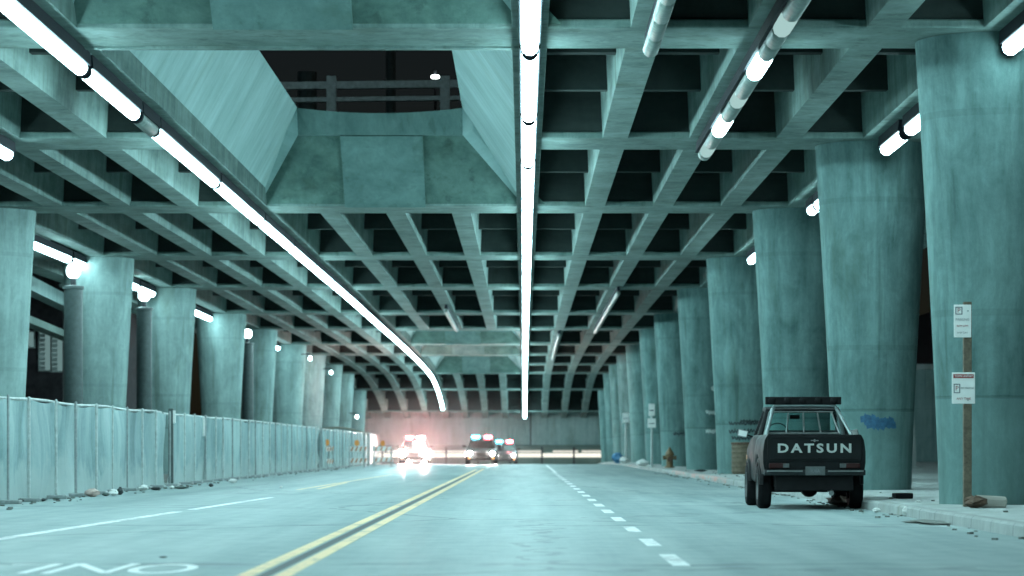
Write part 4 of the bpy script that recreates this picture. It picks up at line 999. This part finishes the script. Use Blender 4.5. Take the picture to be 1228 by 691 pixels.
# police cars, nose towards the camera (-y)
M['cruiser'] = carpaint('cruiser_paint', (.03,.035,.04)); M['cruiser_white'] = carpaint('cruiser_white', (.6,.62,.62))
M['head'] = emit('headlight_glow', (1, .9, .84), 1500)
M['head_big'] = emit('headlight_glare', (1, .62, .58), 1200)
M['red_lamp'] = emit('red_beacon', (1, .08, .11), 90); M['blue_lamp'] = emit('blue_beacon', (.05,.75,1), 60); M['white_lamp'] = emit('white_beacon', (1,.85,.85), 60)
M['fog'] = emit('amber_foglamp', (1,.35,.08), 4)
def cruiser(px, Y, label, white=False, hr=.1, hm='head', rl='red_lamp', bl='blue_lamp', rz=0, hs=.66):
    x = (px-628)*Y/F
    t = empty('police_car', (x, Y, gz(Y)), rz, label, 'police car', 'police cars driving up with lights on')
    pm = M['cruiser_white'] if white else M['cruiser']
    sec = [(0,.78,.32,.62,.08),(.12,.88,.26,.72,.1),(.9,.94,.24,.9,.12),(1.5,.95,.22,.96,.12),(2.6,.96,.22,1.0,.12),(3.9,.95,.24,1.02,.12),(4.7,.92,.3,1.0,.12),(5.0,.82,.4,.9,.1)]
    mb = MB(); mb.loft([rrect(hw, z0, z1, y, r) for y, hw, z0, z1, r in sec]); mb.build('body', pm, t, smooth=True)
    b4 = [(-.84,1.5,.95),(.84,1.5,.95),(.84,4.3,1.0),(-.84,4.3,1.0)]; t4 = [(-.64,2.2,1.45),(.64,2.2,1.45),(.64,3.6,1.45),(-.64,3.6,1.45)]
    for nm, (i, j) in (('windscreen',(0,1)),('side_window',(1,2)),('rear_window',(2,3)),('side_window',(3,0))):
        mb = MB(); mb.quad(b4[i], b4[j], t4[j], t4[i]); mb.build(nm, M['dark_glass'], t)
    mb = MB()
    for i in range(4): mb.tube([b4[i], t4[i]], .04, 6)
    for sx in (-.84,.84): mb.tube([(sx,2.9,.98),(sx*.76,2.9,1.46)], .04, 6)
    mb.build('pillar', pm, t)
    mb = MB(); mb.loft([rrect(.66,1.44,1.47,2.12,.012), rrect(.69,1.44,1.52,2.4,.03), rrect(.69,1.44,1.52,3.4,.03), rrect(.66,1.44,1.47,3.68,.012)]); mb.build('roof', pm, t, smooth=True)
    mb = MB(); mb.loft([[(xx,-.1+.08*(abs(xx)/.9)**3,.3),(xx,-.12+.08*(abs(xx)/.9)**3,.42),(xx,-.08+.08*(abs(xx)/.9)**3,.52),(xx,.08,.52),(xx,.08,.3)] for xx in [-.9+.15*i for i in range(13)]]); mb.build('bumper', M['black'], t)
    mb = MB(); mb.box(-.45,.45,-.02,.03,.55,.7); gr = mb.build('grille', M['black'], t)
    mb = MB(); mb.tube([(-.32,-.18,.35),(-.32,-.18,.78),(.32,-.18,.78),(.32,-.18,.35)], .03, 6); mb.tube([(-.32,-.18,.56),(.32,-.18,.56)], .025, 6); mb.build('push_bar', M['black'], t)
    for sx in (-1, 1):
        mb = MB(); mb.lathe([(.01,-.1),(hr*.7,-.09),(hr,-.05),(hr,.08)], (sx*hs,0,.65), 18, 'y'); mb.build('headlight', M[hm], t, smooth=True)
        mb = MB(); mb.box(sx*.66-.09, sx*.66+.09, -.08, -.055, .34, .40); mb.build('fog_lamp', M['fog'], t)
        mb = MB(); mb.tube([(sx*.88,1.75,1.0),(sx*.98,1.75,1.05)], .03, 6); mb.obox((sx*1.03,1.75,1.07),.18,.12,.13,Matrix.Identity(3)); mb.build('side_mirror', M['black'], t)
        for y in (.95, 4.05): make_wheel(t, sx*.82, y, .33, .23, sx)
    mb = MB(); mb.box(-.58,.58,2.68,2.98,1.525,1.56); lb = mb.build('light_bar', M['black'], t, bevel=.01)
    for x0, x1, m in ((-.58,-.16,bl),(-.14,.14,'dim_white'),(.16,.58,rl)):
        mb = MB(); mb.box(x0, x1, 2.7, 2.96, 1.562, 1.70); mb.build('beacon', M[m], lb, bevel=.03)
    return t
M['dim_white'] = simple('clear_lens', (.6,.5,.5), .3)
cruiser(577, 166, 'dark police car in the middle with blue and red roof beacons')
cruiser(604.5, 198, 'police car half hidden behind the middle one, red beacon at right')
cruiser(496, 172, 'leftmost police car dazzling with glaring headlights and red glow', hr=.21, hm='head_big', rl='white_lamp', bl='red_lamp', rz=0)
def lamp(name, kind, loc, energy, col, r=.1, aim=None, spot=R(70), label=None):
    d = bpy.data.lights.new(name, kind); d.energy = energy; d.color = col
    if kind != 'SUN': d.shadow_soft_size = r
    o = bpy.data.objects.new(name, d); COL.objects.link(o); o.location = loc
    if aim: o.rotation_euler = (Vector(aim)-Vector(loc)).to_track_quat('-Z','Y').to_euler()
    if kind == 'SPOT': d.spot_size = spot; d.spot_blend = .6
    return o
cruiser(499.5, 238, 'dark police car farthest back by the end wall under a strong red beacon', rl='red_lamp', bl='red_lamp')
# the red beacons of the far car wash the wall behind it; headlight beams
lamp('beacon_light', 'POINT', (-9.3, 241.4, .9), 330, (1,.28,.28), .25)
lamp('beacon_light', 'POINT', (-7.6, 241.6, 1.3), 230, (1,.28,.28), .25)
lamp('beacon_light', 'POINT', (-1.0, 200.7, 1.8), 40, (1,.1,.12), .15)
for cx_, Y, e in ((-6.66, 172, 1500), (-2.48, 166, 400)):
    for sx in (-.66, .66): lamp('headlight_beam', 'SPOT', (cx_+sx, Y-.2, gz(Y)+.65), e, (1,.9,.85), .12, (cx_+sx*1.5, Y-30, 0), R(60))

HAZE = 0
GLOW_DENSITY = .0095
if HAZE:
    hz = MB(); hz.box(-120, 120, -45, 300, -6, 26)
    hm, nt, nodes, L = newmat('haze_air'); v = N(nt, 'ShaderNodeVolumePrincipled'); o = N(nt, 'ShaderNodeOutputMaterial'); L.new(v.outputs[0], o.inputs['Volume'])
    v.inputs['Color'].default_value = (.9,.93,.93,1); v.inputs['Density'].default_value = HAZE; v.inputs['Anisotropy'].default_value = .7
    tag(hz.build('haze', hm), 'thin haze hanging under the overpass', 'haze', kind='stuff')
# added scattering volume that imitates lens glow round the car lamps
sm = MB(); prof = [(math.sin(math.pi*i/12)+.001, -math.cos(math.pi*i/12)) for i in range(13)]
sm.lathe(prof, (0,0,0), 24)
m, nt, nodes, L = newmat('glow_volume'); v = N(nt, 'ShaderNodeVolumePrincipled'); o = N(nt, 'ShaderNodeOutputMaterial'); L.new(v.outputs[0], o.inputs['Volume'])
tc = N(nt, 'ShaderNodeTexCoord').outputs['Object']; ln = N(nt, 'ShaderNodeVectorMath', operation='LENGTH'); L.new(tc, ln.inputs[0])
d = math_(nt, 'SUBTRACT', 1.0, ln.outputs['Value'], clamp=True); d = math_(nt, 'MULTIPLY', math_(nt, 'POWER', d, 1.4), GLOW_DENSITY)
L.new(d, v.inputs['Density']); v.inputs['Color'].default_value = (.95,.92,.92,1); v.inputs['Anisotropy'].default_value = .55
so = sm.build('glow_volume', m); so.location = (-5.6, 174, 1.0); so.scale = (10.5, 17, 4.6); tag(so, 'added pinkish volume imitating lens glow round the left police car', 'glow_volume', kind='stuff')
lamp('beacon_light', 'POINT', (-6.2, 174.6, 1.95), 420, (1,.2,.22), .2)
# ------------------------------------------------------------------ sky, moonlight, camera
w = bpy.data.worlds.new('World'); S.world = w; w.use_nodes = True
nt = w.node_tree; bg = nt.nodes['Background']
sky = nt.nodes.new('ShaderNodeTexSky'); sky.sky_type = 'NISHITA'; sky.sun_disc = False; sky.sun_elevation = R(14); sky.sun_rotation = R(120)
nt.links.new(sky.outputs[0], bg.inputs[0]); bg.inputs[1].default_value = .0025
m_ = lamp('moon', 'SUN', (0,0,60), .01, (.8,.9,1)); m_.data.angle = R(.5); m_.rotation_euler = (R(40), 0, R(120))
cam = bpy.data.cameras.new('Camera'); co = bpy.data.objects.new('Camera', cam); COL.objects.link(co); S.camera = co
co.location = (0, 0, EYE); co.rotation_euler = (R(90), 0, 0)
cam.sensor_width = 36; cam.lens = 36*F/1228; cam.shift_x = -14/1228; cam.shift_y = 191.5/1228
cam.clip_start = .1; cam.clip_end = 2000
cam.dof.use_dof = True; cam.dof.focus_distance = 46; cam.dof.aperture_fstop = 2.0
S.view_settings.view_transform = 'Standard'; S.view_settings.look = 'None'; S.view_settings.exposure = 0; S.view_settings.gamma = 1
S.cycles.use_denoising = True; S.cycles.max_bounces = 8; S.cycles.diffuse_bounces = 5; S.cycles.sample_clamp_indirect = 6
S.cycles.use_light_tree = True; S.cycles.volume_step_rate = 2; S.cycles.volume_max_steps = 64
